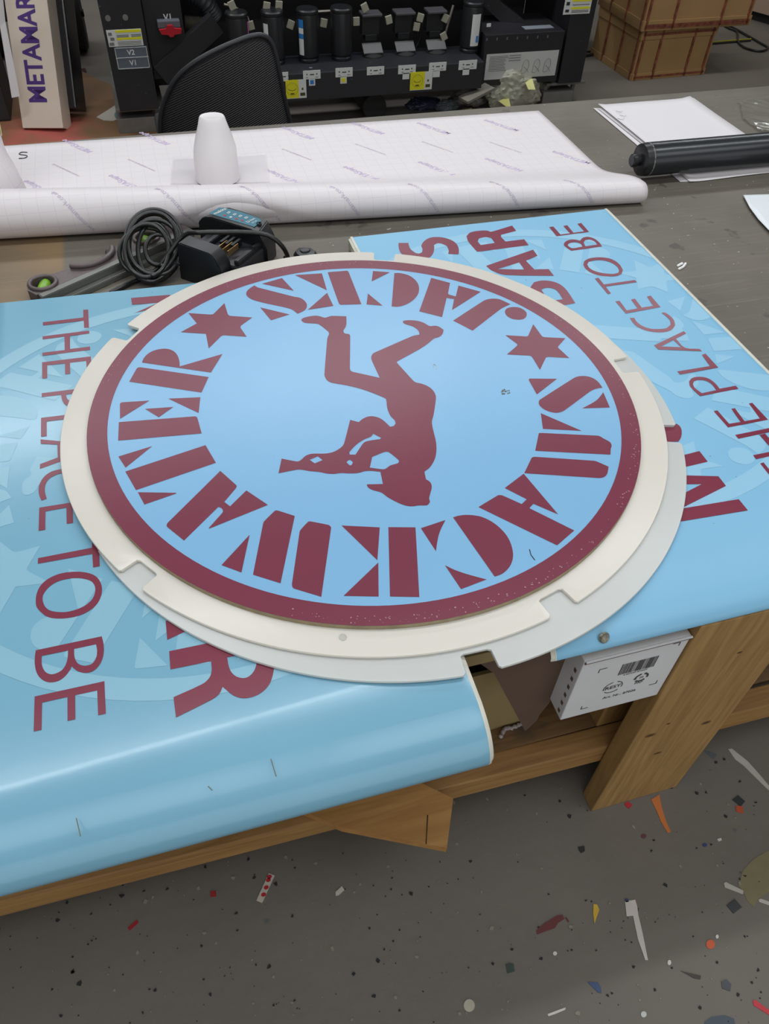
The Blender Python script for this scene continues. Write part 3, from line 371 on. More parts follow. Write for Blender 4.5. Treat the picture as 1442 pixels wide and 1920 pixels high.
LEFT_TEXT = [[[[-.2525,1.406],[-.1771,1.4053],[-.1766,1.4326],[-.1674,1.4314],[-.1677,1.3676],[-.1768,1.3689],[-.1766,1.394],[-.252,1.3948]]],[[[-.2527,1.3583],[-.1677,1.3576],[-.1676,1.3476],[-.203,1.3474],[-.2035,1.3052],[-.168,1.3046],[-.1678,1.2939],[-.2523,1.2949],[-.2526,1.3051],[-.213,1.3042],[-.213,1.3476],[-.2524,1.3476]]],[[[-.2528,1.2751],[-.1671,1.273],[-.1675,1.2323],[-.1756,1.2323],[-.1759,1.261],[-.2043,1.2619],[-.2044,1.2289],[-.2132,1.2291],[-.2131,1.262],[-.2437,1.2635],[-.2438,1.2254],[-.2523,1.2256]]],[[[-.2528,1.1835],[-.1679,1.1808],[-.1675,1.1716],[-.1671,1.1625],[-.1675,1.1537],[-.1689,1.1468],[-.1711,1.1406],[-.1741,1.1357],[-.178,1.1319],[-.1824,1.1295],[-.187,1.1282],[-.1919,1.128],[-.1968,1.1289],[-.2017,1.1308],[-.2061,1.1335],[-.2103,1.1372],[-.2142,1.1419],[-.2164,1.1464],[-.2181,1.1518],[-.2193,1.1574],[-.2199,1.1618],[-.2201,1.1663],[-.2203,1.1709],[-.2527,1.1723]],[[-.2122,1.17],[-.1731,1.1689],[-.1732,1.1642],[-.1732,1.1595],[-.1739,1.1553],[-.1756,1.1508],[-.1777,1.147],[-.1802,1.1443],[-.184,1.1423],[-.188,1.1416],[-.192,1.1418],[-.1963,1.1431],[-.2005,1.1454],[-.2046,1.1484],[-.207,1.1512],[-.2091,1.1548],[-.2108,1.1589],[-.2116,1.1624],[-.2119,1.1662]]],[[[-.2534,1.1159],[-.1675,1.1119],[-.1674,1.1009],[-.2443,1.1042],[-.2442,1.0665],[-.2532,1.0668]]],[[[-.2538,1.0605],[-.1694,1.027],[-.1694,1.0153],[-.2541,.9887],[-.254,1.0],[-.2271,1.0092],[-.2274,1.0405],[-.2535,1.0495]],[[-.2214,1.0384],[-.1876,1.0252],[-.2212,1.0108]]],[[[-.2513,.9169],[-.2525,.9208],[-.2537,.9248],[-.2546,.9289],[-.2553,.9341],[-.2557,.9394],[-.2557,.9447],[-.2552,.9495],[-.2542,.954],[-.2529,.9584],[-.2513,.9626],[-.2493,.9665],[-.2469,.97],[-.244,.9732],[-.2408,.9758],[-.2373,.9779],[-.2336,.9792],[-.2297,.98],[-.2257,.9803],[-.2213,.9804],[-.2167,.9801],[-.2122,.9793],[-.2076,.978],[-.2031,.9763],[-.1986,.9741],[-.1934,.9713],[-.1882,.9682],[-.1833,.9643],[-.1793,.9598],[-.1757,.9547],[-.1721,.9496],[-.1712,.9436],[-.1703,.9376],[-.1698,.9316],[-.1699,.9268],[-.1705,.9221],[-.1713,.9176],[-.1722,.9144],[-.1733,.9115],[-.1745,.9085],[-.1809,.9144],[-.1799,.9179],[-.1789,.9214],[-.1783,.9251],[-.178,.93],[-.1782,.935],[-.1792,.9397],[-.1814,.9449],[-.1842,.9496],[-.1875,.9535],[-.1923,.9579],[-.1974,.9616],[-.2027,.9647],[-.2082,.9673],[-.2138,.9692],[-.2194,.9704],[-.2236,.9704],[-.2277,.9696],[-.2316,.9681],[-.235,.9665],[-.2383,.9642],[-.2412,.9612],[-.2432,.9578],[-.2448,.9538],[-.2459,.9494],[-.2464,.9443],[-.2465,.9391],[-.2462,.9338],[-.2455,.9288],[-.2445,.9239],[-.2435,.9191]]],[[[-.2543,.9025],[-.17,.9009],[-.1704,.8649],[-.1778,.8654],[-.1778,.8927],[-.2063,.8925],[-.206,.858],[-.2151,.8585],[-.2152,.8926],[-.2453,.8921],[-.2455,.8543],[-.2548,.8544]]],[[[-.255,.801],[-.181,.8019],[-.179,.8224],[-.1709,.8216],[-.1713,.7642],[-.1804,.7641],[-.1807,.7899],[-.2552,.7905]]],[[[-.2571,.7214],[-.2572,.7261],[-.257,.7307],[-.2564,.7351],[-.2552,.7402],[-.2535,.7449],[-.2513,.7492],[-.2485,.7529],[-.2452,.7561],[-.2417,.7587],[-.2371,.761],[-.2323,.7628],[-.2274,.764],[-.2221,.7644],[-.2167,.7643],[-.2112,.7637],[-.2059,.7628],[-.2005,.7614],[-.1951,.7595],[-.1902,.7572],[-.1854,.7544],[-.1809,.7509],[-.1779,.7477],[-.1753,.7439],[-.1732,.7396],[-.1716,.7347],[-.1705,.7295],[-.17,.7244],[-.1701,.7196],[-.1707,.715],[-.1716,.7106],[-.1729,.7065],[-.1745,.7026],[-.1765,.6991],[-.1789,.6959],[-.1817,.6932],[-.1847,.6909],[-.1886,.6885],[-.1927,.6866],[-.197,.6851],[-.2021,.6841],[-.2073,.6836],[-.2125,.6836],[-.2176,.684],[-.2227,.6848],[-.2279,.6861],[-.2325,.6876],[-.2371,.6896],[-.2415,.6924],[-.2449,.6956],[-.248,.6996],[-.251,.7038],[-.2528,.7067],[-.2545,.7098],[-.2558,.713],[-.2566,.7158],[-.257,.7186]],[[-.2485,.7261],[-.2482,.7297],[-.2473,.733],[-.246,.7359],[-.2439,.7393],[-.2416,.7422],[-.239,.7448],[-.2359,.7472],[-.2327,.7491],[-.2292,.7506],[-.2252,.7516],[-.221,.7521],[-.2168,.7522],[-.2126,.752],[-.2085,.7515],[-.2043,.7506],[-.2001,.7494],[-.1959,.7477],[-.1919,.7457],[-.1887,.7438],[-.1858,.7415],[-.1831,.7386],[-.1812,.7354],[-.1798,.7317],[-.179,.7279],[-.1788,.7239],[-.1792,.72],[-.1799,.7163],[-.181,.7128],[-.1824,.7097],[-.1841,.7069],[-.1866,.7041],[-.1893,.7017],[-.1922,.6998],[-.1959,.6979],[-.1997,.6965],[-.2037,.6955],[-.2082,.6948],[-.2128,.6944],[-.2175,.6946],[-.2215,.6952],[-.2255,.6963],[-.2295,.6977],[-.233,.6993],[-.2365,.7011],[-.2398,.7036],[-.2422,.7062],[-.2442,.7093],[-.2459,.7127],[-.2472,.7171],[-.2482,.7216]]],[[[-.2562,.6423],[-.1735,.6426],[-.1729,.6385],[-.1723,.6345],[-.1718,.6304],[-.1717,.6261],[-.1717,.6219],[-.172,.6178],[-.1726,.6137],[-.1734,.6098],[-.1745,.6061],[-.1759,.6028],[-.1775,.5998],[-.1795,.5972],[-.1818,.5948],[-.1843,.5929],[-.1871,.5915],[-.19,.5909],[-.193,.591],[-.1961,.5915],[-.1988,.5926],[-.2015,.5942],[-.2041,.5961],[-.2061,.5979],[-.2079,.6],[-.2097,.6022],[-.2105,.6034],[-.2113,.6046],[-.2121,.6059],[-.2129,.604],[-.2137,.6022],[-.2146,.6005],[-.2161,.5981],[-.2178,.5958],[-.2196,.5938],[-.2218,.5918],[-.2243,.5901],[-.2269,.5888],[-.2294,.5881],[-.2321,.5879],[-.2349,.588],[-.2376,.5885],[-.2403,.5894],[-.2429,.5908],[-.2455,.5928],[-.2479,.5952],[-.2501,.598],[-.2521,.6012],[-.2537,.6046],[-.255,.6082],[-.2561,.6128],[-.2568,.6174],[-.2573,.6219],[-.2574,.6261],[-.2573,.6301],[-.2571,.6342],[-.2569,.6369],[-.2565,.6396]],[[-.2486,.6315],[-.2163,.6313],[-.2164,.6279],[-.2165,.6246],[-.2168,.6214],[-.2173,.618],[-.2179,.6148],[-.2189,.6117],[-.2201,.6088],[-.2217,.6061],[-.2235,.6039],[-.2255,.6023],[-.2277,.6013],[-.23,.6006],[-.2324,.6001],[-.2348,.6],[-.2373,.6005],[-.2396,.6016],[-.2418,.6032],[-.2437,.6052],[-.2454,.608],[-.2468,.6111],[-.2478,.6144],[-.2485,.6175],[-.2488,.6207],[-.249,.6238],[-.249,.6264],[-.2488,.629]],[[-.2087,.6317],[-.1812,.6318],[-.1808,.6286],[-.1804,.6253],[-.1802,.6221],[-.1804,.6186],[-.1807,.6152],[-.1814,.612],[-.1826,.609],[-.184,.6063],[-.1859,.604],[-.1876,.6028],[-.1896,.6023],[-.1917,.6021],[-.1939,.6021],[-.1961,.6024],[-.1982,.6032],[-.2005,.6045],[-.2027,.6062],[-.2047,.6084],[-.206,.6107],[-.207,.6133],[-.2078,.6159],[-.2083,.6184],[-.2086,.6209],[-.2088,.6234],[-.2088,.6262],[-.2088,.629]]],[[[-.2568,.5732],[-.1731,.5731],[-.1734,.5266],[-.1825,.5268],[-.1823,.5619],[-.2088,.5621],[-.2092,.5285],[-.2183,.5287],[-.2179,.5622],[-.2479,.5621],[-.2483,.5245],[-.2573,.5248]]],[[[-.0904,.5968],[.0413,.5954],[.0412,.5852],[.0412,.5752],[.0408,.5653],[.0402,.5568],[.0392,.5484],[.0377,.5402],[.0358,.5332],[.0333,.5265],[.0303,.5202],[.0274,.5159],[.024,.5122],[.0203,.5091],[.0162,.5066],[.0119,.5047],[.0075,.5035],[.0027,.5028],[-.0021,.5029],[-.0069,.5037],[-.0111,.5052],[-.0151,.5075],[-.0188,.5105],[-.0231,.5155],[-.0269,.5211],[-.0308,.5267],[-.0323,.5236],[-.0339,.5206],[-.0359,.5181],[-.0393,.5155],[-.0431,.5136],[-.047,.5121],[-.062,.5076],[-.0769,.5034],[-.0916,.4993],[-.0917,.528],[-.0797,.5308],[-.0676,.5337],[-.0555,.537],[-.0518,.5385],[-.0485,.5407],[-.0455,.5435],[-.0435,.5464],[-.0421,.5497],[-.041,.5533],[-.0403,.558],[-.04,.5629],[-.0396,.5678],[-.0915,.569]],[[-.019,.5681],[.019,.5678],[.0186,.5635],[.0183,.5593],[.0176,.5552],[.0165,.5505],[.0152,.5461],[.0132,.542],[.0108,.5385],[.0078,.5355],[.0045,.5333],[.0015,.5322],[-.0017,.532],[-.0048,.5327],[-.0083,.5344],[-.0116,.5368],[-.0143,.5399],[-.0164,.5436],[-.0178,.5477],[-.0186,.5521],[-.0191,.5573],[-.019,.5627]]],[[[-.0911,.6152],[.0525,.6564],[.0556,.6896],[-.0904,.6456]]],[[[-.0834,1.4543],[-.0064,1.449],[-.009,1.4227],[-.0831,1.4292]]],[[[-.0823,1.3969],[-.0235,1.4297],[-.0217,1.4079],[-.0398,1.4051],[-.0577,1.4023],[-.0755,1.3995],[-.0778,1.3988],[-.08,1.3979]]]]
RIGHT_TEXT = [[[[.88,1.5431],[.8911,1.5433],[.8914,1.5042],[.9159,1.5048],[.9157,1.5406],[.9264,1.5418],[.9253,1.5053],[.9533,1.5061],[.9535,1.5429],[.9644,1.545],[.9634,1.5013],[.8788,1.4985]]],[[[.8833,1.4295],[.9623,1.4323],[.9632,1.4383],[.9641,1.4444],[.9645,1.45],[.9642,1.4564],[.9633,1.4623],[.9618,1.4674],[.9592,1.4725],[.9559,1.4767],[.9519,1.4798],[.9478,1.4809],[.9431,1.4807],[.938,1.4795],[.9345,1.4774],[.9307,1.4742],[.927,1.4709],[.926,1.4699],[.925,1.4686],[.924,1.4674],[.9206,1.4704],[.9173,1.4735],[.9134,1.4756],[.9085,1.4766],[.9032,1.4767],[.8976,1.4757],[.8935,1.474],[.8892,1.4712],[.8848,1.4677],[.8825,1.465],[.8804,1.4617],[.8782,1.4584],[.878,1.455],[.8779,1.4516],[.8781,1.4485],[.8797,1.442],[.8815,1.4357]],[[.8918,1.4398],[.9,1.4396],[.9086,1.4406],[.9172,1.4415],[.9182,1.4461],[.9191,1.4507],[.919,1.4543],[.9167,1.4585],[.9137,1.4617],[.91,1.4638],[.9058,1.4645],[.901,1.4639],[.896,1.4627],[.8931,1.4612],[.8901,1.4588],[.8871,1.4564],[.8869,1.4535],[.8866,1.4506],[.8869,1.4482],[.888,1.4446],[.8894,1.4414]],[[.9249,1.4414],[.9562,1.4427],[.9563,1.448],[.9563,1.4533],[.9556,1.4579],[.9539,1.4621],[.9514,1.4655],[.9483,1.4679],[.9448,1.4684],[.9406,1.4678],[.9365,1.4671],[.9285,1.458]]],[[[.8835,1.3677],[.8923,1.3813],[.8974,1.3845],[.9026,1.3876],[.9074,1.3897],[.9146,1.3909],[.9214,1.3911],[.9278,1.3907],[.9346,1.3895],[.9411,1.3876],[.947,1.3848],[.9521,1.3813],[.9566,1.377],[.9602,1.3715],[.9625,1.3651],[.9638,1.3576],[.9642,1.3495],[.9634,1.3425],[.9617,1.3349],[.96,1.3274],[.9501,1.3145],[.9454,1.3122],[.9406,1.3099],[.9362,1.3087],[.9297,1.3086],[.9236,1.3093],[.9178,1.3106],[.9109,1.3127],[.9043,1.3153],[.8982,1.3188],[.8936,1.3227],[.8895,1.3274],[.8859,1.3328],[.8836,1.3375],[.8819,1.343],[.8809,1.3491],[.8812,1.3549],[.8824,1.3613]],[[.8928,1.3672],[.9012,1.377],[.9068,1.378],[.9125,1.3791],[.9178,1.3795],[.9241,1.3789],[.9302,1.3776],[.9357,1.3755],[.9408,1.3722],[.9453,1.3681],[.9492,1.363],[.9518,1.3575],[.9536,1.351],[.9547,1.3439],[.9543,1.339],[.9529,1.3334],[.9515,1.3278],[.9441,1.3196],[.9394,1.3189],[.9347,1.3181],[.9303,1.3182],[.924,1.32],[.918,1.3224],[.9123,1.3253],[.9068,1.3289],[.9017,1.333],[.897,1.3379],[.8944,1.3419],[.8924,1.3467],[.8911,1.3522],[.8911,1.3567],[.892,1.3619]]],[[[.8829,1.3096],[.8923,1.3112],[.8911,1.2836],[.9667,1.2846],[.9663,1.2759],[.8909,1.2749],[.8897,1.2481],[.8817,1.2464]]],[[[.8845,1.2179],[.894,1.2178],[.8917,1.1822],[.9176,1.1829],[.9204,1.2165],[.9303,1.2177],[.9277,1.184],[.9547,1.1845],[.9595,1.2193],[.9691,1.2206],[.9675,1.1768],[.8842,1.172]]],[[[.885,1.1553],[.8936,1.1539],[.8928,1.1489],[.892,1.1439],[.8918,1.1394],[.8925,1.1338],[.8938,1.1287],[.8957,1.1243],[.8988,1.1193],[.9024,1.115],[.9067,1.1115],[.912,1.109],[.9178,1.1074],[.9239,1.1062],[.9289,1.1053],[.9341,1.1049],[.9398,1.1056],[.9448,1.1079],[.95,1.1113],[.9553,1.1148],[.9578,1.1198],[.9602,1.1248],[.9618,1.1295],[.9622,1.1354],[.9618,1.1408],[.9611,1.1461],[.9603,1.1498],[.9592,1.1533],[.9581,1.1567],[.9608,1.1572],[.9634,1.1577],[.9653,1.1571],[.9676,1.1533],[.9692,1.1488],[.9702,1.144],[.9708,1.1389],[.9709,1.1334],[.9701,1.1275],[.9682,1.1218],[.9654,1.1158],[.9626,1.1099],[.9575,1.1053],[.9523,1.1008],[.9472,1.0975],[.9407,1.0951],[.9346,1.0939],[.9288,1.0937],[.9219,1.0944],[.9154,1.096],[.9093,1.0983],[.9035,1.1011],[.8981,1.1047],[.8932,1.109],[.8895,1.1136],[.8865,1.1191],[.884,1.1251],[.883,1.13],[.8827,1.1356],[.8828,1.1415],[.8833,1.1459],[.8841,1.1506]]],[[[.8855,1.0583],[.9692,1.0879],[.9702,1.0795],[.94,1.068],[.9396,1.0568],[.9392,1.0457],[.9416,1.0371],[.9488,1.032],[.9582,1.0297],[.9672,1.0268],[.9682,1.0248],[.9682,1.0218],[.9682,1.0188],[.8866,1.0442]],[[.8969,1.0519],[.9325,1.0654],[.9356,1.0403]]],[[[.8867,.9729],[.9573,.9729],[.9618,1.0084],[.9709,1.0104],[.9708,.9651],[.8868,.9628]]],[[[.8891,.8968],[.9715,.8991],[.9718,.9082],[.937,.9075],[.9375,.9138],[.9379,.9203],[.9376,.9263],[.9364,.9319],[.9346,.9371],[.9318,.9414],[.9282,.9446],[.9238,.9469],[.9189,.9484],[.9142,.9492],[.9091,.9492],[.9036,.9482],[.8998,.9463],[.896,.9431],[.8922,.94],[.8896,.9349],[.8871,.9299],[.8859,.9253],[.8864,.9154],[.8877,.9061]],[[.8971,.9038],[.9281,.9053],[.9289,.9113],[.9297,.9172],[.9297,.9228],[.9286,.9275],[.9267,.9317],[.924,.935],[.9205,.9374],[.9163,.9388],[.9117,.9397],[.9084,.9395],[.9047,.9387],[.9011,.9379],[.8951,.9311],[.894,.9276],[.8929,.9241],[.8926,.9209],[.8938,.915],[.8955,.9094]]],[[[.89,.8534],[.8979,.8536],[.8979,.8164],[.9209,.8156],[.9251,.8512],[.9325,.8515],[.929,.8157],[.9603,.8155],[.9655,.8568],[.9728,.8568],[.973,.809],[.8903,.808]]],[[[.8912,.7877],[.9856,.7894],[.9854,.7805],[.8911,.7774]]],[[[.9335,.7772],[.9454,.7782],[.9436,.7304],[.9325,.7294]]],[[[.8918,.735],[.9838,.7359],[.9834,.727],[.8912,.7253]]],[[[.8916,.7144],[.8989,.7152],[.8959,.6633],[.8888,.6633]]],[[[.5104,1.5489],[.5324,1.544],[.5317,1.5408],[.5309,1.5377],[.5304,1.5347],[.5296,1.5286],[.529,1.5227],[.5291,1.5172],[.5303,1.5109],[.532,1.5052],[.5342,1.5002],[.5361,1.4972],[.5385,1.495],[.5413,1.4939],[.5441,1.4945],[.5471,1.4963],[.5502,1.4982],[.552,1.5026],[.5539,1.5069],[.5553,1.5114],[.5561,1.5159],[.5564,1.5203],[.5567,1.5248],[.5596,1.5297],[.5624,1.5347],[.5656,1.5391],[.5705,1.5443],[.5755,1.5488],[.5805,1.5523],[.5862,1.555],[.5918,1.5566],[.5971,1.5569],[.604,1.556],[.6105,1.554],[.6166,1.551],[.6225,1.5467],[.6278,1.5414],[.6325,1.535],[.6353,1.5293],[.6373,1.5225],[.6383,1.5148],[.638,1.5074],[.6368,1.4994],[.6349,1.4912],[.6327,1.4846],[.6298,1.478],[.627,1.4715],[.6049,1.4781],[.6072,1.4828],[.6095,1.4876],[.6112,1.4925],[.6125,1.4991],[.6131,1.5056],[.6138,1.5121],[.6111,1.5164],[.6084,1.5208],[.6054,1.5245],[.6026,1.5267],[.5994,1.528],[.596,1.5283],[.5929,1.527],[.5896,1.5246],[.5863,1.5222],[.5847,1.5166],[.5831,1.5111],[.5811,1.5056],[.5781,1.4986],[.5748,1.4918],[.5711,1.4856],[.5671,1.4803],[.5628,1.4759],[.5585,1.4728],[.5513,1.4691],[.5443,1.4666],[.5376,1.4658],[.5297,1.467],[.5223,1.4698],[.5158,1.4746],[.5106,1.4816],[.5065,1.4906],[.5033,1.5008],[.5026,1.5078],[.5031,1.5159],[.5042,1.5244],[.5059,1.5324],[.5081,1.5406]]],[[[.6718,1.4726],[.7983,1.4751],[.7989,1.5023],[.7524,1.5018],[.7501,1.5232],[.7541,1.5332],[.7959,1.5428],[.7964,1.5687],[.7763,1.5626],[.7565,1.5565],[.737,1.5515],[.7339,1.5528],[.7317,1.5565],[.7289,1.5592],[.7222,1.5609],[.7152,1.5619],[.7079,1.5621],[.701,1.5618],[.694,1.5608],[.6866,1.5583],[.682,1.5548],[.6774,1.5496],[.6728,1.5444],[.6709,1.5362],[.6691,1.528],[.6683,1.5204],[.669,1.5039],[.6704,1.4882]],[[.6905,1.4991],[.7259,1.5011],[.7263,1.5242],[.7223,1.5269],[.7182,1.5296],[.7137,1.5312],[.7084,1.5309],[.7028,1.5295],[.6972,1.5281],[.6895,1.5157]]],[[[.6696,1.4116],[.8,1.4536],[.7991,1.4267],[.7649,1.4124],[.7684,1.3733],[.7998,1.3685],[.7999,1.34],[.7655,1.3485],[.7312,1.357],[.6976,1.367],[.689,1.3721],[.6818,1.38],[.6754,1.3891],[.6727,1.3956],[.6711,1.4036]],[[.6895,1.3934],[.7471,1.4087],[.7462,1.3784]]],[[[.6992,1.2588],[.7093,1.2748],[.7195,1.2911],[.7302,1.3073],[.7352,1.3137],[.7407,1.3194],[.7462,1.3252],[.7523,1.3266],[.7584,1.328],[.7641,1.3283],[.7712,1.3271],[.7779,1.3249],[.784,1.3216],[.7894,1.3175],[.7941,1.3125],[.7978,1.3061],[.8003,1.2984],[.8018,1.2896],[.8022,1.2801],[.8015,1.2639],[.8,1.2473],[.7986,1.231],[.7005,1.2249]],[[.7499,1.2943],[.7531,1.2962],[.7564,1.2982],[.7594,1.2992],[.7642,1.299],[.7686,1.2981],[.7725,1.2962],[.7763,1.2931],[.7794,1.2891],[.7811,1.2835],[.7813,1.273],[.7803,1.2617],[.7793,1.2505],[.7479,1.2509]]],[[[.7727,.8429],[.8066,.8386],[.8074,.8361],[.8083,.8336],[.8085,.8307],[.8079,.827],[.8066,.8231],[.8048,.8193],[.802,.8144],[.7988,.8098],[.7953,.8054],[.792,.8022],[.7884,.7995],[.7848,.7967],[.7782,.7981],[.7716,.7995],[.765,.8009],[.7602,.802],[.7555,.8032],[.7508,.8044]]],[[[.7653,.7637],[.8076,.7667],[.807,.7399],[.7497,.7374]]],[[[.7391,.7242],[.8053,.705],[.805,.6822],[.7038,.6552],[.7197,.682],[.7679,.6956],[.7281,.7056]]],[[[.7014,.6558],[.8081,.6508],[.8083,.6258],[.6768,.6322]]]]

# ------------------------------------------------------------------ the room
def struct(name, bm, m): return tag(obj(name, bm, m), kind='structure')
def slab(name, *a, m=None):
    bm = bmesh.new(); box(bm, *a); return struct(name, bm, m)
X0, X1, Y0, Y1, ZC = -5.2, 6.6, -2.6, 9.0, 3.1
slab('floor', X0, X1, Y0, Y1, -0.1, 0, m=FLOORM)
slab('ceiling', X0, X1, Y0, Y1, ZC, ZC + 0.1, m=CEILM)
slab('wall_back', X0, X1, Y1, Y1 + 0.1, 0, ZC, m=WALLM)
slab('wall_front', X0, X1, Y0 - 0.1, Y0, 0, ZC, m=WALLM)
slab('wall_left', X0 - 0.1, X0, Y0, Y1, 0, ZC, m=WALLM)
slab('wall_right', X1, X1 + 0.1, Y0, Y1, 0, ZC, m=WALLM)
for i, (x, y, L, wd, wt) in enumerate(LAMPS):
    t = thing('ceiling_light', 'white ceiling light, %s in the row %s' % (['leftmost', 'middle', 'rightmost'][(i if i < 6 else (i - 6 if i < 8 else i - 8)) % 3], 'of fill panels added behind the camera' if y < 0 else 'of fluorescent battens over the work table' if y < 2 else 'of fluorescent battens over the printer' if y < 5 else 'of fluorescent battens at the back'), 'light', (x, y, ZC - 0.09), group='ceiling battens')
    boxo('housing', x - L / 2 - 0.03, x + L / 2 + 0.03, y - wd / 2 - 0.02, y + wd / 2 + 0.02, ZC - 0.09, ZC, WHITE, t)
    d = bpy.data.lights.new('tube', 'AREA'); d.shape = 'RECTANGLE'; d.size = L; d.size_y = wd; d.energy = wt; d.color = (0.955, 1.0, 1.03)
    lo = bpy.data.objects.new('tube_light', d); COL.objects.link(lo); lo.parent = t; lo.location = (0, 0, -0.03)

d = bpy.data.lights.new('front_fill', 'AREA'); d.shape = 'RECTANGLE'; d.size = 6.0; d.size_y = 2.4; d.energy = FILL_WATTS; d.color = (0.97, 1.0, 1.02)
lo = bpy.data.objects.new('front_fill_light', d); COL.objects.link(lo); lo.location = (0.5, Y0 + 0.02, 1.35); lo.rotation_euler = (math.radians(90), 0, 0)  # soft fill added against the closed front wall, there is no opening
# ------------------------------------------------------------------ the work table
TZ = 0.688
T = thing('work_table', 'large home-made timber work table with a scratched grey top and low shelf', 'table', (0.3, 0.51, 0))
boxo('tabletop', -1.5, 3.0, 0.51, 2.345, TZ - 0.028, TZ, TABLEM, T, 0.001)
for x0, x1, y0, y1 in ((0.6414, 0.843, 0.469, 0.5105), (-1.3, -1.1, 0.469, 0.5105), (2.5, 2.7, 0.469, 0.5105), (0.6414, 0.843, 2.27, 2.31), (-1.3, -1.1, 2.27, 2.31), (2.5, 2.7, 2.27, 2.31)):
    boxo('leg', x0, x1, y0, y1, 0, TZ - 0.004 if y0 < 1 else TZ - 0.03, WOODL, T, 0.003)
boxo('edge_strip', -1.5, 3.0, 0.5065, 0.5098, TZ - 0.028, TZ - 0.001, OLIVE, T, 0)
RM_ = Matrix.Translation((0.64, 0.5125, 0)) @ Matrix.Rotation(math.radians(-0.9), 4, 'Z')
boxo('shelf_rail', -2.1, 2.2, 0, 0.044, 0.150, 0.2125, WOODX, T, 0.003, RM_)
boxo('shelf_rail', -1.5, 2.9, 2.2, 2.24, 0.155, 0.2, WOODX, T, 0.003)
boxo('shelf_board', -1.5, 2.9, 0.559, 2.19, 0.2, 0.2118, SHELFW, T, 0.001)
boxo('leg_backing', 0.6414, 0.70, 0.5565, 0.60, 0.2122, 0.40, WOODL, T, 0.002)
for kx, kz, ka, kb in ((0.674, 0.329, 0.011, 0.006), (0.793, 0.317, 0.010, 0.006), (0.755, 0.57, 0.005, 0.003), (0.721, 0.232, 0.009, 0.004), (0.70, 0.36, 0.004, 0.003)):
    bm = bmesh.new()
    for q_, e_ in ((1.0, 0), (0.55, 0.0003)):
        flat(bm, [ell(kx, kz, ka * q_, kb * q_, 18)], 0, 0, lambda x, y, e=e_: Vector((x, 0.4687 - e, y)), mi=1 if q_ < 1 else 0)
    me = bpy.data.meshes.new('knot'); bm.to_mesh(me); bm.free(); link('knot', me, [mat('knot_ring_%d' % len(MATS), (112, 80, 44), .6), mat('knot_core_%d' % len(MATS), (84, 60, 36), .6)], T)

# ------------------------------------------------------------------ the two tray-shaped sign panels
def tray(name, label, x0, x1, yb, prof, crease, T3=0.004, film=None):
    """prof: list of (y, z) for the front lip; crease(x): y where the flat face starts to fall"""
    t = thing(name, label, 'sign', ((x0 + x1) / 2, 1.0, TZ))
    nx = 40; bm = bmesh.new(); rows = []
    sm = spline([(y, z, 0) for y, z in prof[1:]], 4); prof = [prof[0]] + [(p.x, p.y) for p in sm]
    ZT = prof[0][1]
    for i in range(nx + 1):
        x = x0 + (x1 - x0) * i / nx; yc = crease(x)
        top = [(yb(x), TZ + 0.001), (yb(x), ZT - 0.003), (yb(x) - 0.003, ZT)] + [(yb(x) - 0.003 + (yc + 0.012 - yb(x)) * k / 6, ZT) for k in range(1, 7)]
        top += [(yc, ZT - 0.0004), (yc - 0.012, ZT - 0.0016)] + [(y, z) for y, z in prof[1:]]
        rows.append(top)
    n = len(rows[0]); V = []
    for i, r in enumerate(rows):
        x = x0 + (x1 - x0) * i / nx; inn = []
        for k, (y, z) in enumerate(r):
            a = r[max(k - 1, 0)]; b = r[min(k + 1, n - 1)]; d = Vector((b[0] - a[0], b[1] - a[1])).normalized()
            nrm = Vector((-d.y, d.x)) ; inn.append((y - nrm.x * -T3 if False else y + nrm.x * T3, z + nrm.y * T3))
        inn[-1] = (r[-1][0] - 0.001 + 0.004, r[-1][1] - 0.004); inn[-2] = (inn[-2][0], inn[-2][1] - 0.002)
        xo = 0.0065 if i == nx else (-0.0065 if i == 0 else 0)
        lipv = r[:-1] + [(r[-1][0], r[-1][1])]
        V.append(([bm.verts.new((x, y, z)) for y, z in lipv], [bm.verts.new((x + xo, y, z)) for y, z in inn]))
    for i in range(nx):
        A, B = V[i], V[i + 1]
        for k in range(n - 1):
            bm.faces.new([A[0][k], A[0][k + 1], B[0][k + 1], B[0][k]]).material_index = 0
            bm.faces.new([A[1][k], B[1][k], B[1][k + 1], A[1][k + 1]]).material_index = 1
        bm.faces.new([A[0][-1], A[1][-1], B[1][-1], B[0][-1]]).material_index = 1
        bm.faces.new([A[0][0], B[0][0], B[1][0], A[1][0]]).material_index = 1
    for A in (V[0], V[-1]):
        for k in range(n - 1): bm.faces.new([A[0][k], A[1][k], A[1][k + 1], A[0][k + 1]]).material_index = 1
    o = obj('face', bm, [film or PANEL, CREAM], t, 35)
    return t
LP = tray('sign_panel', 'left sky blue tray-shaped sign panel reading THE PLACE TO BE under the round sign', -0.334, 0.2768,
          lambda x: 1.497 - 0.03 * (x + 0.334), [(0, 0.721), (0.425, 0.7165), (0.405, 0.711), (0.388, 0.7025), (0.376, 0.692), (0.368, 0.680), (0.3645, 0.668), (0.366, 0.657)],
          lambda x: 0.470 + 0.05 * (x + 0.03))
RP = tray('sign_panel', 'right sky blue tray-shaped sign panel reading THE PLACE TO BE with S BAR in bold', 0.412, 1.060,
          lambda x: 1.6, [(0, 0.721), (0.512, 0.7165), (0.494, 0.7125), (0.480, 0.706), (0.472, 0.699), (0.4685, 0.693), (0.468, 0.690)],
          lambda x: 0.552 + 0.075 * (x - 0.62), film=PANEL2)
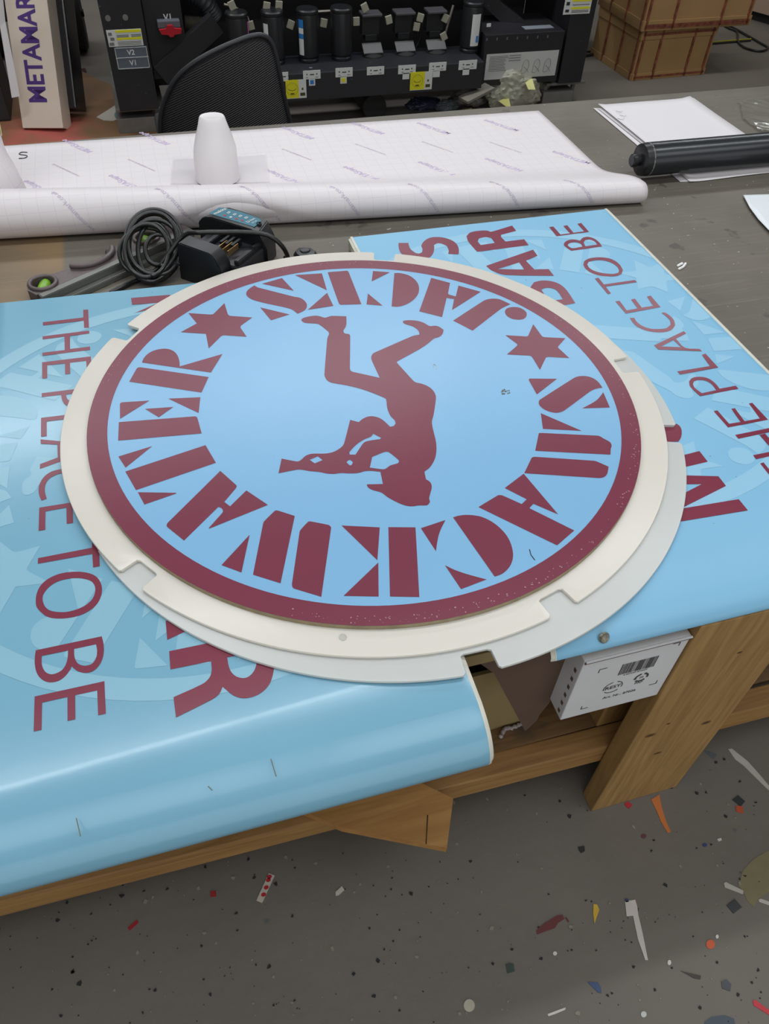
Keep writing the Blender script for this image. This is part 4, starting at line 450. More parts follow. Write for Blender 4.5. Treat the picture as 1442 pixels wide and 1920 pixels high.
for i, x in enumerate((0.412, 1.056)):      # cream end walls of the right tray
    bm = bmesh.new()
    pr = [(1.6, TZ + 0.001), (1.6, 0.7212), (0.56, 0.7212), (0.512, 0.7165), (0.494, 0.7125), (0.480, 0.706), (0.472, 0.699), (0.468, 0.6905)]
    a = [bm.verts.new((x - 0.0015, y, z)) for y, z in pr]; b = [bm.verts.new((x + 0.0042, y, z)) for y, z in pr]
    bm.faces.new(a); bm.faces.new(b[::-1])
    for k in range(len(pr)): bm.faces.new([a[k], b[k], b[(k + 1) % len(pr)], a[(k + 1) % len(pr)]])
    obj('end_wall', bm, CREAM, RP)
ZP = 0.721
def ring(n=96, r0=0.430, r1=0.4621): return [(math.cos(k * 2 * math.pi / n), math.sin(k * 2 * math.pi / n)) for k in range(n)]
def ghost(parent, cx, cy, rot, scale, xa, xb):       # the same emblem printed large and pale on the panel
    bm = bmesh.new(); c, s = math.cos(rot) * scale, math.sin(rot) * scale
    f = lambda x, y: Vector((cx + x * c - y * s, cy + x * s + y * c, ZP + 0.0003))
    for k in DISC:
        for lp in DISC[k]: flat(bm, lp, 0, 0, f)
    R = ring()
    for i in range(len(R)):
        (x1, y1), (x2, y2) = R[i], R[(i + 1) % len(R)]
        bm.faces.new([bm.verts.new(f(x * r, y * r)) for x, y, r in ((x1, y1, .43), (x1, y1, .4621), (x2, y2, .4621), (x2, y2, .43))])
    for co, no in (((xa, 0, 0), (-1, 0, 0)), ((xb, 0, 0), (1, 0, 0))):
        bmesh.ops.bisect_plane(bm, geom=bm.verts[:] + bm.edges[:] + bm.faces[:], plane_co=co, plane_no=no, clear_outer=True)
    up_flat(bm); raw('faded_emblem', bm, PALE if parent is LP else PALE2, parent)
ghost(LP, -0.012, 0.9724, math.radians(85.3 ), 0.985, -0.33, 0.2735)
ghost(RP, 0.715, 1.1016, math.radians(-94.7 ), 0.985, 0.416, 1.052)
for lp in LEFT_TEXT: sheet('letter', [lp], ZP + 0.0006, MAROON2, LP)
for lp in RIGHT_TEXT: sheet('letter', [[[(min(x, 1.05), y) for x, y in l_] for l_ in lp]], ZP + 0.0006, MAROON2, RP)
def rivet(p, parent):                                  # the little torn screw holes on the front lips
    bm = bmesh.new(); lathe(bm, p - Vector((0, -0.002, 0.001)), [(0.0075, 0), (0.0085, 0.002), (0.0065, 0.0045), (0.003, 0.0032)], 14, Vector((0, -0.8, 0.6)))
    obj('screw_hole', bm, mat('corroded_zinc_%d' % len(MATS), (128, 126, 112), 0.5, metal=0.4, mottle=0.5, mscale=300), parent)
rivet(onv(818, 1449, 0.376), LP); rivet(onv(80, 1645, 0.376), LP); rivet(onv(1133, 1196, 0.476), RP)

for l_ in (((508, 1423), (513, 1440), (518, 1456)), ((98, 1467), (104, 1470), (110, 1478)), ((143, 1534), (147, 1550), (151, 1568)), ((390, 1474), (398, 1482))):
    bm = bmesh.new(); P_ = [at(x, y, 0.7185) for x, y in l_]; tube(bm, P_, 0.0006, 4); obj('scratch', bm, mat('scratch_%d' % len(MATS), (118, 124, 112), .7), LP)
# ------------------------------------------------------------------ round sign and the two opal plates under it
SD = 1.0093            # the outlines were taken at 0.75 m; the board's face lies a little lower
DC = Vector((0.28653, 0.99604, 0)) * SD
def disc_outline(r, notches, depth, n=220, rin=None):
    """circle with rectangular slots at the given angle ranges (degrees)"""
    pts = []; a = 0.0
    marks = sorted(notches)
    k = 0; ang = marks[0][1]
    order = [(m[0], m[1]) for m in marks]
    for i, (lo, hi) in enumerate(order):
        nxt = order[(i + 1) % len(order)][0] + (360 if i == len(order) - 1 else 0)
        rc = 0.6
        pts += [(r - depth, (lo + rc)), (r - depth, hi - rc), (r - depth + 0.003, hi - 0.05), (r - 0.003, hi), (r, hi + 0.35)]
        m = max(2, int((nxt - hi) / 1.6))
        pts += [(r, hi + (nxt - hi) * j / m) for j in range(1, m)]
        pts += [(r, nxt - 0.35), (r - 0.003, nxt), (r - depth + 0.003, nxt + 0.05)]
    return [(q * math.cos(math.radians(a)), q * math.sin(math.radians(a))) for q, a in pts]
def plate(name, label, cx, cy, r, notches, z0, z1, m=None):
    t = thing(name, label, 'acrylic plate', (cx, cy, z0))
    bm = bmesh.new(); ol = disc_outline(r, notches, 0.031)
    b = 0.0016
    rings = []
    for s, z in ((1 - b / r, z0), (1, z0 + b), (1, z1 - b), (1 - b * .3 / r, z1 - b * .3), (1 - b / r, z1)):
        rings.append([bm.verts.new((cx + x * s, cy + y * s, z)) for x, y in ol])
    n = len(ol)
    for A, B in zip(rings, rings[1:]):
        for k in range(n): bm.faces.new([A[k], A[(k + 1) % n], B[(k + 1) % n], B[k]])
    bm.faces.new(rings[0][::-1]); bm.faces.new(rings[-1])
    o = obj('disc', bm, m or ACRYL, t, 40)
    return t
R2 = 18.2   # angles were taken with the camera heading as x axis
# centres in table-aligned metres
def rotc(x, y): c, s = math.cos(math.radians(-18.2)), math.sin(math.radians(-18.2)); return None
PL1 = plate('acrylic_plate', 'upper opal white acrylic disc with slots, directly beneath the round sign', 0.2896 * 1.0079, 1.0010 * 1.0079, 0.5085 * 1.0079,
            [(a - 2.6 - R2 + 0.0, a + 2.6 - R2) for a in (-127.2, -55.3, 17.1, 88.9, 160.0)], 0.7278, 0.7340)
PL2 = plate('acrylic_plate', 'lower opal white acrylic disc, poking out to the lower right under the other disc', 0.3055 * 1.004, 0.9660 * 1.004, 0.5093 * 1.004,
            [(a - 2.6 - R2, a + 2.6 - R2) for a in (-73.0, -0.2, 72, 144, 216)], 0.7215, 0.7275, mat('opal_acrylic_cool', (201, 203, 200), 0.32, sss=0.5, mottle=0.015, mscale=5))
bm = bmesh.new(); q = at(643, 1195, 0.734); lathe(bm, (q.x, q.y, 0.7336), [(0.0048, 0), (0.0052, 0.0008), (0.0042, 0.0011), (0.003, 0.0007)], 14)
obj('drill_hole', bm, mat('hole_grey', (186, 184, 176), 0.6), PL1)
D = thing('round_sign', 'round blue and maroon bar sign board reading SLACKWATER JACKS, lying face up', 'sign', (DC.x, DC.y, 0.7342))
bm = bmesh.new(); lathe(bm, (DC.x, DC.y, 0.7342), [(0.4666, 0), (0.4669, 0.004), (0.4665, 0.0075), (0.4658, 0.0078)], 160)
obj('board', bm, MDF, D, 40)
bm = bmesh.new(); lathe(bm, (DC.x, DC.y, 0.7420), [(0.439, 0), (0.439, 0.00025)], 160); obj('blue_film', bm, BLUE, D)
bm = bmesh.new(); RG = ring(160)
for i in range(160):
    (x1, y1), (x2, y2) = RG[i], RG[(i + 1) % 160]
    bm.faces.new([bm.verts.new((DC.x + x * r, DC.y + y * r, 0.7425)) for x, y, r in ((x1, y1, .4341), (x1, y1, .4663), (x2, y2, .4663), (x2, y2, .4341))])
up_flat(bm); raw('border_ring', bm, MAROON, D)
off = lambda lps: [[[(x * SD + DC.x, y * SD + DC.y) for x, y in l_] for l_ in lp] for lp in lps]
LET = off(DISC['letter']); k = 0
for cnt in (3, 3, 3, 1, 1, 1, 2, 4, 3, 1, 3, 3, 3, 1):     # pieces per stencilled letter
    sheet('letter', LET[k:k + cnt], 0.7426, MAROON, D); k += cnt
sheet('letter', LET[33:36], 0.7426, MAROON, D); sheet('letter', [LET[32], LET[36], LET[37]], 0.7426, MAROON, D)
for lp in off(DISC['star']): sheet('star', [lp], 0.7426, MAROON, D)
sheet('figure', off(DISC['figure']), 0.7426, MAROON, D)
bm = bmesh.new()                                    # chipped flecks of film around the rim
for k in range(230):
    a = math.radians(random.choice([random.uniform(-60, 40), random.uniform(-60, 40), random.uniform(70, 180), random.uniform(-100, -60)]) - R2)
    r = random.uniform(0.451, 0.463); s = random.uniform(0.0004, 0.0013)
    flat(bm, [[(DC.x + r * math.cos(a) + s * math.cos(j * 1.26) * random.uniform(.5, 1.4), DC.y + r * math.sin(a) + s * math.sin(j * 1.26)) for j in range(5)]], 0.7429)
up_flat(bm); tag(raw('chipped_flecks', bm, mat('bare_flecks', (176, 140, 144), 0.7), D), kind='stuff')
bm = bmesh.new(); q = at(948, 734, 0.7427)
for k in range(14):
    flat(bm, [ell(q.x + random.uniform(-.008, .008), q.y + random.uniform(-.006, .006), random.uniform(.0008, .003), random.uniform(.0006, .002), 7)], 0.7429)
up_flat(bm); raw('dirt_mark', bm, mat('dirt_brown', (120, 112, 90), 0.9), D)
bm = bmesh.new(); q = at(815, 688, 0.7427); tube(bm, spline([(q.x - .002, q.y, 0.7429), (q.x, q.y + .008, 0.7433), (q.x + .004, q.y + .004, 0.7429), (q.x + .001, q.y - .006, 0.7429)], 4), 0.0005, 5); obj('scratch', bm, LABELW, D)
bm = bmesh.new(); a, b = at(993, 1030, 0.7427), at(1003, 1050, 0.7427); tube(bm, [a, (a + b) / 2 + Vector((-.002, 0, 0)), b], 0.0006, 5); obj('scratch', bm, INK, D)

# ------------------------------------------------------------------ the long sheet of release paper with its front edge curled into a roll
PX0, PX1 = -0.56, 1.19
def roll_r(u): return 0.0252 + (1.19 - u) * (0.0502 - 0.0252) / 1.54
def p_yb(u): return 2.336 - 0.030 * (u + 0.275)
def p_yc(u): return 1.671 + (1.17 - u) * (0.152 / 1.527) + 0.22 * roll_r(u)
RAMP = 0.22
def PF(u, s):
    r = roll_r(u); yb, yc = p_yb(u), p_yc(u); L0 = yb - yc
    kink = math.exp(-((u - 0.175) / 0.10) ** 2)
    if s <= L0:
        y = yb - s; t = max(0.0, 1 - (y - yc) / RAMP); t = t * t * (3 - 2 * t)
        z = TZ + 0.0008 + 2 * r * t + 0.0012 * math.sin(u * 9 + y * 4) * min(1, (yb - y) * 6) * (1 if y > yc + RAMP else 0)
        return Vector((u + 0.012 * t * max(0, (u - 0.9) / 0.29), y, max(z, TZ + 0.0006)))
    a = (s - L0) / r; rr = r * (1 - 0.035 * max(0, a - math.pi))
    d = 0
    if 0 < a < 2.6:
        dx = abs(u - 0.175); wd = 0.008 + 0.085 * a; g_ = max(0.0, 1 - dx / wd); q_ = max(0.0, min(1.0, (a - 0.35) / 1.2)); d = g_ * (0.019 * q_ * q_ * (3 - 2 * q_) * (1 - max(0, a - 1.8) / 0.8) - 0.003 * math.sin(min(a, 1.0) * math.pi))
    return Vector((u + 0.012 * max(0, (u - 0.9) / 0.29), yc - (rr - d) * math.sin(a), TZ + 0.0006 + r + (rr - d) * math.cos(a)))
PS = thing('release_paper_sheet', 'long white gridded release paper sheet with purple print, its front edge rolled under', 'paper', (0.35, 2.0, TZ))
bm = bmesh.new(); NU = 110; us = [PX0 + (PX1 - PX0) * i / NU for i in range(NU + 1)]; grid = []
uvl = bm.loops.layers.uv.new('UVMap'); UVV = {}
for u in us:
    L0 = p_yb(u) - p_yc(u); r = roll_r(u); ss = [L0 * k / 26 for k in range(26)] + [L0 + r * 8.6 * k / 40 for k in range(41)]
    col = []
    for s in ss:
        v = bm.verts.new(PF(u, s)); UVV[v] = (u + 1, s + 1); col.append(v)
    grid.append(col)
for A, B in zip(grid, grid[1:]):
    for k in range(len(A) - 1):
        f = bm.faces.new([A[k], B[k], B[k + 1], A[k + 1]])
        for lp in f.loops: lp[uvl].uv = UVV[lp.vert]
me = bpy.data.meshes.new('sheet'); bm.to_mesh(me); bm.free()
o = link('sheet', me, GRIDP, PS, 60)
md = o.modifiers.new('thickness', 'SOLIDIFY'); md.thickness = 0.0004; md.offset = 0
def p_uv(px, py):                    # where on the sheet a printed word sits
    best = None
    for i in range(0, 111):
        u = PX0 + (PX1 - PX0) * i / 110; L0 = p_yb(u) - p_yc(u); r = roll_r(u)
        for k in range(0, 90):
            s = L0 * k / 60 if k < 60 else L0 + r * 1.9 * (k - 60) / 30
            c = ROT.transposed() @ (PF(u, s) - Vector((0, 0, CAM_H)))
            x, y = 721 + 1450 * c.x / -c.z, 960 - 1450 * c.y / -c.z
            d = (x - px) ** 2 + (y - py) ** 2
            if best is None or d < best[0]: best = (d, u, s)
    return best[1], best[2]
def on_paper(c):
    def f(x, y):
        p = PF(x, c - y); q = PF(x, c - y + 0.001); n = Vector((1, 0, 0)).cross(q - p); n.normalize()
        if n.z < -0.3 or (c - y) > 3: n = n
        n = n if n.dot(Vector((0, -0.5, 0.86))) > 0 else -n
        return p + n * 0.0006
    return f
for x, y in ((144, 275), (286, 262), (559, 249), (533, 330), (228, 343), (74, 352), (690, 242), (817, 240), (940, 238), (680, 324), (815, 317), (948, 307), (1073, 294)):
    bm1 = bmesh.new(); u, s = p_uv(x, y); put_text(bm1, 'METAScape', on_paper(s), 0.0245, math.radians(127), (u, 0), 0.012, 0.25); raw('printed_name', bm1, LILAC, PS)
for x, y in ((120, 318), (269, 309), (555, 290), (692, 283), (821, 277), (948, 275)):
    bm2 = bmesh.new(); u, s = p_uv(x, y); put_text(bm2, 'www.metamark.co.uk', on_paper(s), 0.012, math.radians(127), (u, 0)); raw('printed_address', bm2, LILACG, PS)
for x, y in ((146, 398), (325, 385), (492, 378), (655, 384), (806, 374), (957, 367), (1098, 362)):
    bm2 = bmesh.new(); u, s = p_uv(x, y); put_text(bm2, 'www.metamark.co.uk', on_paper(s), 0.016, math.radians(124), (u, 0), 0.004); raw('printed_address', bm2, LILACG, PS)
bm = bmesh.new(); q = at(43, 291, TZ + 0.002)
tube(bm, spline([(q.x + 0.011, q.y + 0.016, q.z), (q.x - 0.004, q.y + 0.020, q.z), (q.x - 0.009, q.y + 0.008, q.z), (q.x + 0.010, q.y - 0.004, q.z), (q.x + 0.006, q.y - 0.018, q.z), (q.x - 0.010, q.y - 0.018, q.z)], 5), 0.0011, 5)
obj('pen_mark', bm, INK, PS)
# the upright end of the same stock, rolled into a tall cone at the left
RL = thing('paper_roll', 'upright white roll of gridded release paper at the left edge of the table', 'paper roll', (-0.42, 2.02, TZ))
bm = bmesh.new(); uvl = bm.loops.layers.uv.new('UVMap'); rows = []
base = Vector((-0.385, 2.03, TZ + 0.055)); tip = onv(-86, 50, 2.12)
for i in range(16):
    t = i / 15; c = base.lerp(tip, t); r = 0.035 * (1 - t) ** 9 + 0.053
    rows.append([(c + Vector((r * math.cos(a) * (1.0 - 0.12 * a / 7), r * math.sin(a) * (1.0 - 0.12 * a / 7), -0.055 * (1 - t) if i == 0 else 0)), (a * r + 1, t * 0.6 + 1)) for a in [k * 2 * math.pi * 1.1 / 40 - 1.2 for k in range(41)]])
VV = [[bm.verts.new(p) for p, _ in r] for r in rows]
for i in range(15):
    for k in range(40):
        f = bm.faces.new([VV[i][k], VV[i][k + 1], VV[i + 1][k + 1], VV[i + 1][k]])
        for lp, (a, b) in zip(f.loops, ((i, k), (i, k + 1), (i + 1, k + 1), (i + 1, k))): lp[uvl].uv = rows[a][b][1]
me = bpy.data.meshes.new('rolled_sheet'); bm.to_mesh(me); bm.free()
o = link('rolled_sheet', me, GRIDP, RL, 60); md = o.modifiers.new('thickness', 'SOLIDIFY'); md.thickness = 0.0006
bm = bmesh.new(); c = base.lerp(tip, 0.35)
flat(bm, [[(0, 0), (0.004, 0), (0.004, 0.10), (0, 0.10)]], 0, 0, lambda x, y: base.lerp(tip, 0.28 + y * 2.2) + Vector((0.0565 + x * .3, -0.006 + x * 1.5, 0)))
raw('yellow_tape', bm, mat('masking_yellow', (222, 214, 150), 0.7), RL)

# ------------------------------------------------------------------ moulded white cover on its clear square flange
MC = thing('moulded_cover', 'white vacuum-formed plastic hood on a clear square flange, standing on the paper', 'plastic cover', (0.165, 2.03, TZ))
bm = bmesh.new()
q = [at(320, 345, TZ + .004), at(505, 342, TZ + .004), at(498, 288, TZ + .004), at(325, 296, TZ + .004)]
flat(bm, [[(p.x, p.y) for p in q]], TZ + 0.0058, 0.0018); obj('flange', bm, mat('frosted_flange', (236, 232, 236), 0.25, alpha=0.28), MC)
bm = bmesh.new(); prev = None
prof = [(0.0, 0.1655, 0.0560, 0.050), (0.006, 0.1655, 0.0555, 0.049), (0.03, 0.1655, 0.0552, 0.046), (0.055, 0.1665, 0.0550, 0.043), (0.075, 0.168, 0.0535, 0.040), (0.10, 0.1690, 0.0465, 0.034), (0.13, 0.1697, 0.0363, 0.028), (0.148, 0.1700, 0.0310, 0.0235), (0.1505, 0.1700, 0.0285, 0.021), (0.150, 0.1700, 0.026, 0.019)]
rings = []
for h, cx, rx, ry in prof: rings.append([bm.verts.new((cx + rx * math.cos(a), 2.02 + ry * math.sin(a) + h * 0.05, TZ + 0.005 + h)) for a in [k * 2 * math.pi / 40 for k in range(40)]])
for A, B in zip(rings, rings[1:]):
    for k in range(40): bm.faces.new([A[k], A[(k + 1) % 40], B[(k + 1) % 40], B[k]])
bm.faces.new(rings[-1]); obj('hood', bm, mat('opal_polythene', (228, 224, 225), 0.3, sss=0.3), MC, 50)

# ------------------------------------------------------------------ battery charger and its coiled lead
CH = thing('battery_charger', 'black cordless-tool battery charger with a teal label, beside the coiled black lead', 'charger', (0.021, 1.563, TZ), math.radians(-43))
CM = Matrix.Translation((0.021, 1.563, TZ)) @ Matrix.Rotation(math.radians(-43), 4, 'Z')
def prism(bm, prof, y0, y1, taper=0.0, M=CM, mi=0):      # prof in (x, z), drawn along y
    cx = sum(p[0] for p in prof) / len(prof)
    a = [bm.verts.new(M @ Vector((x, y0, z))) for x, z in prof]; b = [bm.verts.new(M @ Vector((cx + (x - cx) * (1 - taper), y1, z))) for x, z in prof]
    bm.faces.new(a).material_index = mi; bm.faces.new(b[::-1]).material_index = mi
    for k in range(len(prof)): bm.faces.new([a[k], b[k], b[(k + 1) % len(prof)], a[(k + 1) % len(prof)]]).material_index = mi
def bevel_all(bm, w=0.002, seg=2):
    bmesh.ops.recalc_face_normals(bm, faces=bm.faces[:])
    bmesh.ops.bevel(bm, geom=[e for e in bm.edges if len(e.link_faces) == 2 and e.calc_face_angle(0) > 0.4], offset=w, segments=seg, affect='EDGES')
bm = bmesh.new()
prism(bm, [(0.0, 0), (0.112, 0), (0.112, 0.055), (0.098, 0.078), (0.088, 0.084), (0.012, 0.087), (0.006, 0.08)], 0.0, 0.038)
bevel_all(bm); obj('front_block', bm, mat('charger_black', (16, 18, 22), 0.42), CH, 40)
bm = bmesh.new(); box(bm, -0.01, 0.134, 0.036, 0.140, 0.0, 0.046, CM); bevel_all(bm, 0.002); obj('cradle', bm, mat('charger_grey', (44, 44, 48), 0.5), CH, 40)
bm = bmesh.new()
prism(bm, [(-0.038, 0), (0.142, 0), (0.142, 0.046), (0.122, 0.078), (0.104, 0.083), (0.0, 0.083), (-0.022, 0.078), (-0.038, 0.062)], 0.130, 0.190, 0.18)
bevel_all(bm); obj('display_end', bm, BLACK, CH, 40)
for i, x in enumerate((0.052, 0.066, 0.080)):
    bm = bmesh.new(); box(bm, x, x + 0.006, 0.085, 0.118, 0.046, 0.062, CM); obj('terminal_guide', bm, BLACK, CH)
    bm = bmesh.new(); box(bm, x + 0.0075, x + 0.0095, 0.062, 0.100, 0.048, 0.060, CM); obj('contact_blade', bm, COPPER, CH)
for x in (0.02, 0.118):
    bm = bmesh.new(); box(bm, x, x + 0.012, 0.04, 0.13, 0.046, 0.058, CM); bevel_all(bm, .0015); obj('guide_rail', bm, BLACK, CH)
lab_t = lambda x, y: CM @ Vector((x, y, 0.0836))
bm = bmesh.new(); flat(bm, [[(-0.014, 0.142), (0.106, 0.142), (0.104, 0.172), (0.094, 0.179), (0.04, 0.184), (0.0, 0.181), (-0.010, 0.176)]], 0, 0, lab_t)
LB = raw('label', bm, TEAL, CH)
put = lambda s, x, y, sz, m, rot=0: (lambda b: (put_text(b, s, lambda X, Y: CM @ Vector((X, Y, 0.0841)), sz, rot, (x, y), 0.02), raw('label_print', b, m, LB)))(bmesh.new())
put('makita', 0.002, 0.162, 0.0135, LABELW, math.radians(78)); put('Li-ion', 0.083, 0.162, 0.0105, LABELW, math.radians(78)); put('DC18', 0.094, 0.160, 0.006, LABELW, math.radians(78))
for x, s, c in ((0.022, '=', RED), (0.038, '#', LABELW), (0.053, 'I', RED), (0.068, 'H', RED)):
    b_ = bmesh.new(); flat(b_, [ell(x, 0.152, 0.0032, 0.0032, 12)], 0, 0, lambda X, Y: CM @ Vector((X, Y, 0.0841))); raw('indicator_window', b_, c, LB)
    b_ = bmesh.new(); flat(b_, [[(x - .003, .163), (x + .003, .163), (x + .003, .171), (x - .003, .171)], [(x - .0015, .165), (x + .0015, .165), (x + .0015, .169), (x - .0015, .169)]], 0, 0, lambda X, Y: CM @ Vector((X, Y, 0.0841))); raw('label_print', b_, LABELW, LB)
b_ = bmesh.new(); lathe(b_, CM @ Vector((0.106, 0.160, 0.0725)), [(0.006, 0), (0.006, 0.012), (0.0045, 0.0125), (0.004, 0.009)], 16); obj('indicator_lens', b_, BLACKM, CH)
def cpt(cx, cy, lift=0.0):           # coil leans back against the roll: lower loops near, upper loops far
    px, py = 200 + cx / 8.011, 380 + cy / 8.011; t = (532 - py) / 142
    return onv(px, py, 1.545 + 0.185 * t - lift * 0.5)
bm = bmesh.new(); pts = []
EL = [(720, 560, 432, 470), (700, 640, 405, 462), (740, 650, 400, 520), (560, 740, 372, 352), (720, 700, 250, 420), (765, 720, 178, 212), (690, 730, 400, 455), (735, 600, 415, 480), (600, 720, 330, 400)]
for i, (cx, cy, rx, ry) in enumerate(EL):
    for k in range(26):
        a = k / 26 * 2 * math.pi + math.pi / 2; w_ = k / 26; nx = EL[min(i + 1, len(EL) - 1)]
        X = (cx * (1 - w_ ** 3) + nx[0] * w_ ** 3) + (rx * (1 - w_ ** 3) + nx[2] * w_ ** 3) * math.cos(a); Y = (cy * (1 - w_ ** 3) + nx[1] * w_ ** 3) + (ry * (1 - w_ ** 3) + nx[3] * w_ ** 3) * math.sin(a)
        p = cpt(X, Y, i * 0.007); p.z = max(p.z, TZ + 0.005); pts.append(p)
tail = [at(200 + x / 8.011, 380 + y / 8.011, TZ + 0.006) for x, y in ((640, 1090), (520, 1145), (380, 1195), (250, 1260), (150, 1310), (60, 1360))]
pts += tail
lead = [onv(345, 441, 1.60), CM @ Vector((0.03, 0.05, 0.092)), CM @ Vector((0.06, 0.085, 0.085)), CM @ Vector((0.10, 0.115, 0.082)), CM @ Vector((0.140, 0.14, 0.075)), CM @ Vector((0.165, 0.155, 0.05)), CM @ Vector((0.172, 0.165, 0.02)), CM @ Vector((0.16, 0.172, 0.012))]
allp = lead[::-1] + [pts[0].lerp(lead[0], 0.4)] + pts
tube(bm, spline(allp, 3), 0.0050, 8); obj('power_lead', bm, RUBBER, CH, 60)
bm = bmesh.new(); c = cpt(1000, 880, .03); box(bm, c.x - .012, c.x + .012, c.y - .02, c.y + .012, c.z - .004, c.z + .004, None); bevel_all(bm, .002); obj('cable_clip', bm, BLACK, CH)

# ------------------------------------------------------------------ spirit level
LV = thing('spirit_level', 'grey-brown die-cast spirit level with green vials, under the coiled lead', 'level', (-0.255, 1.562, TZ), math.radians(33))
LM = Matrix.Translation((-0.255, 1.562, TZ)) @ Matrix.Rotation(math.radians(33), 4, 'Z')
lf = lambda z: (lambda x, y: LM @ Vector((x, y, z)))
arc = [(0.128 + 0.056 * math.cos(a), 0.028 + 0.046 * math.sin(a)) for a in [math.radians(200 + k * 14) for k in range(11)]]
out = [(-0.033, -0.028), (0.36, -0.028), (0.36, 0.024), (0.225, 0.026)] + arc[::-1] + [(0.03, 0.02), (0.0, 0.031), (-0.026, 0.02), (-0.036, 0.0)]
v1, v2 = ell(0, 0, 0.022, 0.022, 20), ell(0.262, 0.0, 0.022, 0.022, 20)
bm = bmesh.new(); flat(bm, [out, v1, v2], 0, 0.024, lf(0.026)); bmesh.ops.recalc_face_normals(bm, faces=bm.faces[:]); obj('body', bm, LEVELM, LV)
bm = bmesh.new(); [tube(bm, [LM @ Vector((x, y, z_)) for x, y in arc], 0.0062, 8) for z_ in (0.014, 0.022, 0.031)]; obj('curved_rim', bm, LEVELM, LV, 60)
bm = bmesh.new(); a2 = [(0.128 + 0.047 * math.cos(a), 0.032 + 0.038 * math.sin(a)) for a in [math.radians(195 + k * 15) for k in range(11)]]
tube(bm, [LM @ Vector((x, y, 0.020)) for x, y in a2], 0.006, 6); obj('grip_pad', bm, RUBBER, LV, 60)
for cx in (0, 0.262):
    bm = bmesh.new(); tube(bm, [LM @ Vector((x, y, 0.028)) for x, y in ell(cx, 0, 0.0265, 0.0265, 28)], 0.0045, 8, True); obj('vial_rim', bm, LEVELM, LV, 60)
    bm = bmesh.new(); flat(bm, [ell(cx, 0, 0.0225, 0.0225, 24)], 0, 0.003, lf(0.006)); obj('vial_backing', bm, BLACKM, LV)
    bm = bmesh.new(); d = Vector((0.7, 0.7, 0)) if cx == 0 else Vector((0.2, 1, 0)).normalized()
    tube(bm, [LM @ (Vector((cx, 0, 0.016)) + d * s) for s in (-0.019, -0.008, 0.008, 0.019)], [0.010, 0.0125, 0.0125, 0.010], 12); obj('vial', bm, GREEN, LV, 60)
bm = bmesh.new(); prism(bm, [(-0.03, 0.002), (0.36, 0.002), (0.36, 0.027), (-0.03, 0.027)], -0.046, -0.0285, 0, LM); bevel_all(bm, .0015); obj('edge_rail', bm, LEVELG, LV)
bm = bmesh.new(); prism(bm, [(-0.01, 0.0), (0.36, 0.0), (0.36, 0.012), (-0.01, 0.012)], -0.062, -0.046, 0, LM); bevel_all(bm, .0015); obj('base_rail', bm, LEVELG, LV)

# ------------------------------------------------------------------ small black knob behind the round sign
bm = bmesh.new(); q = at(573, 486, TZ)
lathe(bm, (q.x, q.y, TZ), [(0.026, 0), (0.027, 0.010), (0.022, 0.018), (0.012, 0.020), (0.010, 0.023)], 9)
for v in bm.verts: v.co += Vector((noise.noise(v.co * 60), noise.noise(v.co * 60 + Vector((5, 1, 2))), 0)) * 0.004
tag(obj('clamp_knob', bm, BLACK, None, 30), 'small black plastic knob just behind the rim of the round sign', 'knob')

# ------------------------------------------------------------------ papers, tube and offcuts at the right of the table
stack = [(1.545, 2.025, 0.0, 'lowest white paper sheet of the stack by the black tube, edge showing at the left', -0.012),
         (1.555, 2.020, 1.4, 'second lowest white paper sheet of the stack by the black tube', -0.006),
         (1.56, 2.03, -0.8, 'white paper sheet just beneath the top sheet of the stack', -0.003),
         (1.552, 2.032, 0.5, 'top white paper sheet of the stack, with faint pencil notes', 0)]
for i, (cx, cy, rot, lab, sh) in enumerate(stack):
    bm = bmesh.new(); M = Matrix.Translation((cx + sh, cy, 0)) @ Matrix.Rotation(math.radians(rot), 4, 'Z'); G = {}
    for a in range(13):
        for b in range(19):
            x, y = -0.165 + 0.33 * a / 12, -0.272 + 0.522 * b / 18
            z = TZ + 0.001 + i * 0.0022 + 0.004 * max(0, (abs(x) - 0.12) / 0.045) ** 2 * (0.3 + 0.3 * i) + 0.0006 * math.sin(x * 20 + i)
            G[a, b] = bm.verts.new(M @ Vector((x, y, z)))
    for a in range(12):
        for b in range(18): bm.faces.new([G[a, b], G[a + 1, b], G[a + 1, b + 1], G[a, b + 1]])
    o = tag(obj('paper_sheet', bm, PAPERW, None, 60), lab, 'paper', 'stacked white paper sheets'); md = o.modifiers.new('thickness', 'SOLIDIFY'); md.thickness = 0.0006
    top = o
bm = bmesh.new()
for k in range(9):
    q = at(1305 + k * 8, 270 - k * 0.6, TZ + 0.0125); tube(bm, [q, q + Vector((0.006, 0.008 * (1 if k % 2 else -1), 0)), q + Vector((0.012, 0.001, 0))], 0.0005, 4)
for x, y in ((1155, 208), (1162, 216), (1158, 222)):
    q = at(x, y, TZ + 0.0125); tube(bm, [q, q + Vector((0.01, -0.012, 0)), q + Vector((0.02, -0.004, 0))], 0.0006, 4)
obj('pencil_notes', bm, mat('pencil_grey', (150, 148, 152), 0.8), top)
BT = thing('black_tube', 'glossy black tube with a stubby end cap, lying across the paper sheets', 'tube', (1.8, 1.775, TZ + 0.01))
a, b = Vector((1.268, 1.793, TZ + 0.0535)), Vector((2.45, 1.772, TZ + 0.0535)); ax = (b - a).normalized()
bm = bmesh.new(); lathe(bm, a, [(0.040, 0), (0.0415, 0.002), (0.0415, 1.18), (0.04, 1.183)], 32, ax); obj('shaft', bm, mat('tube_black', (34, 38, 42), 0.25), BT, 40)
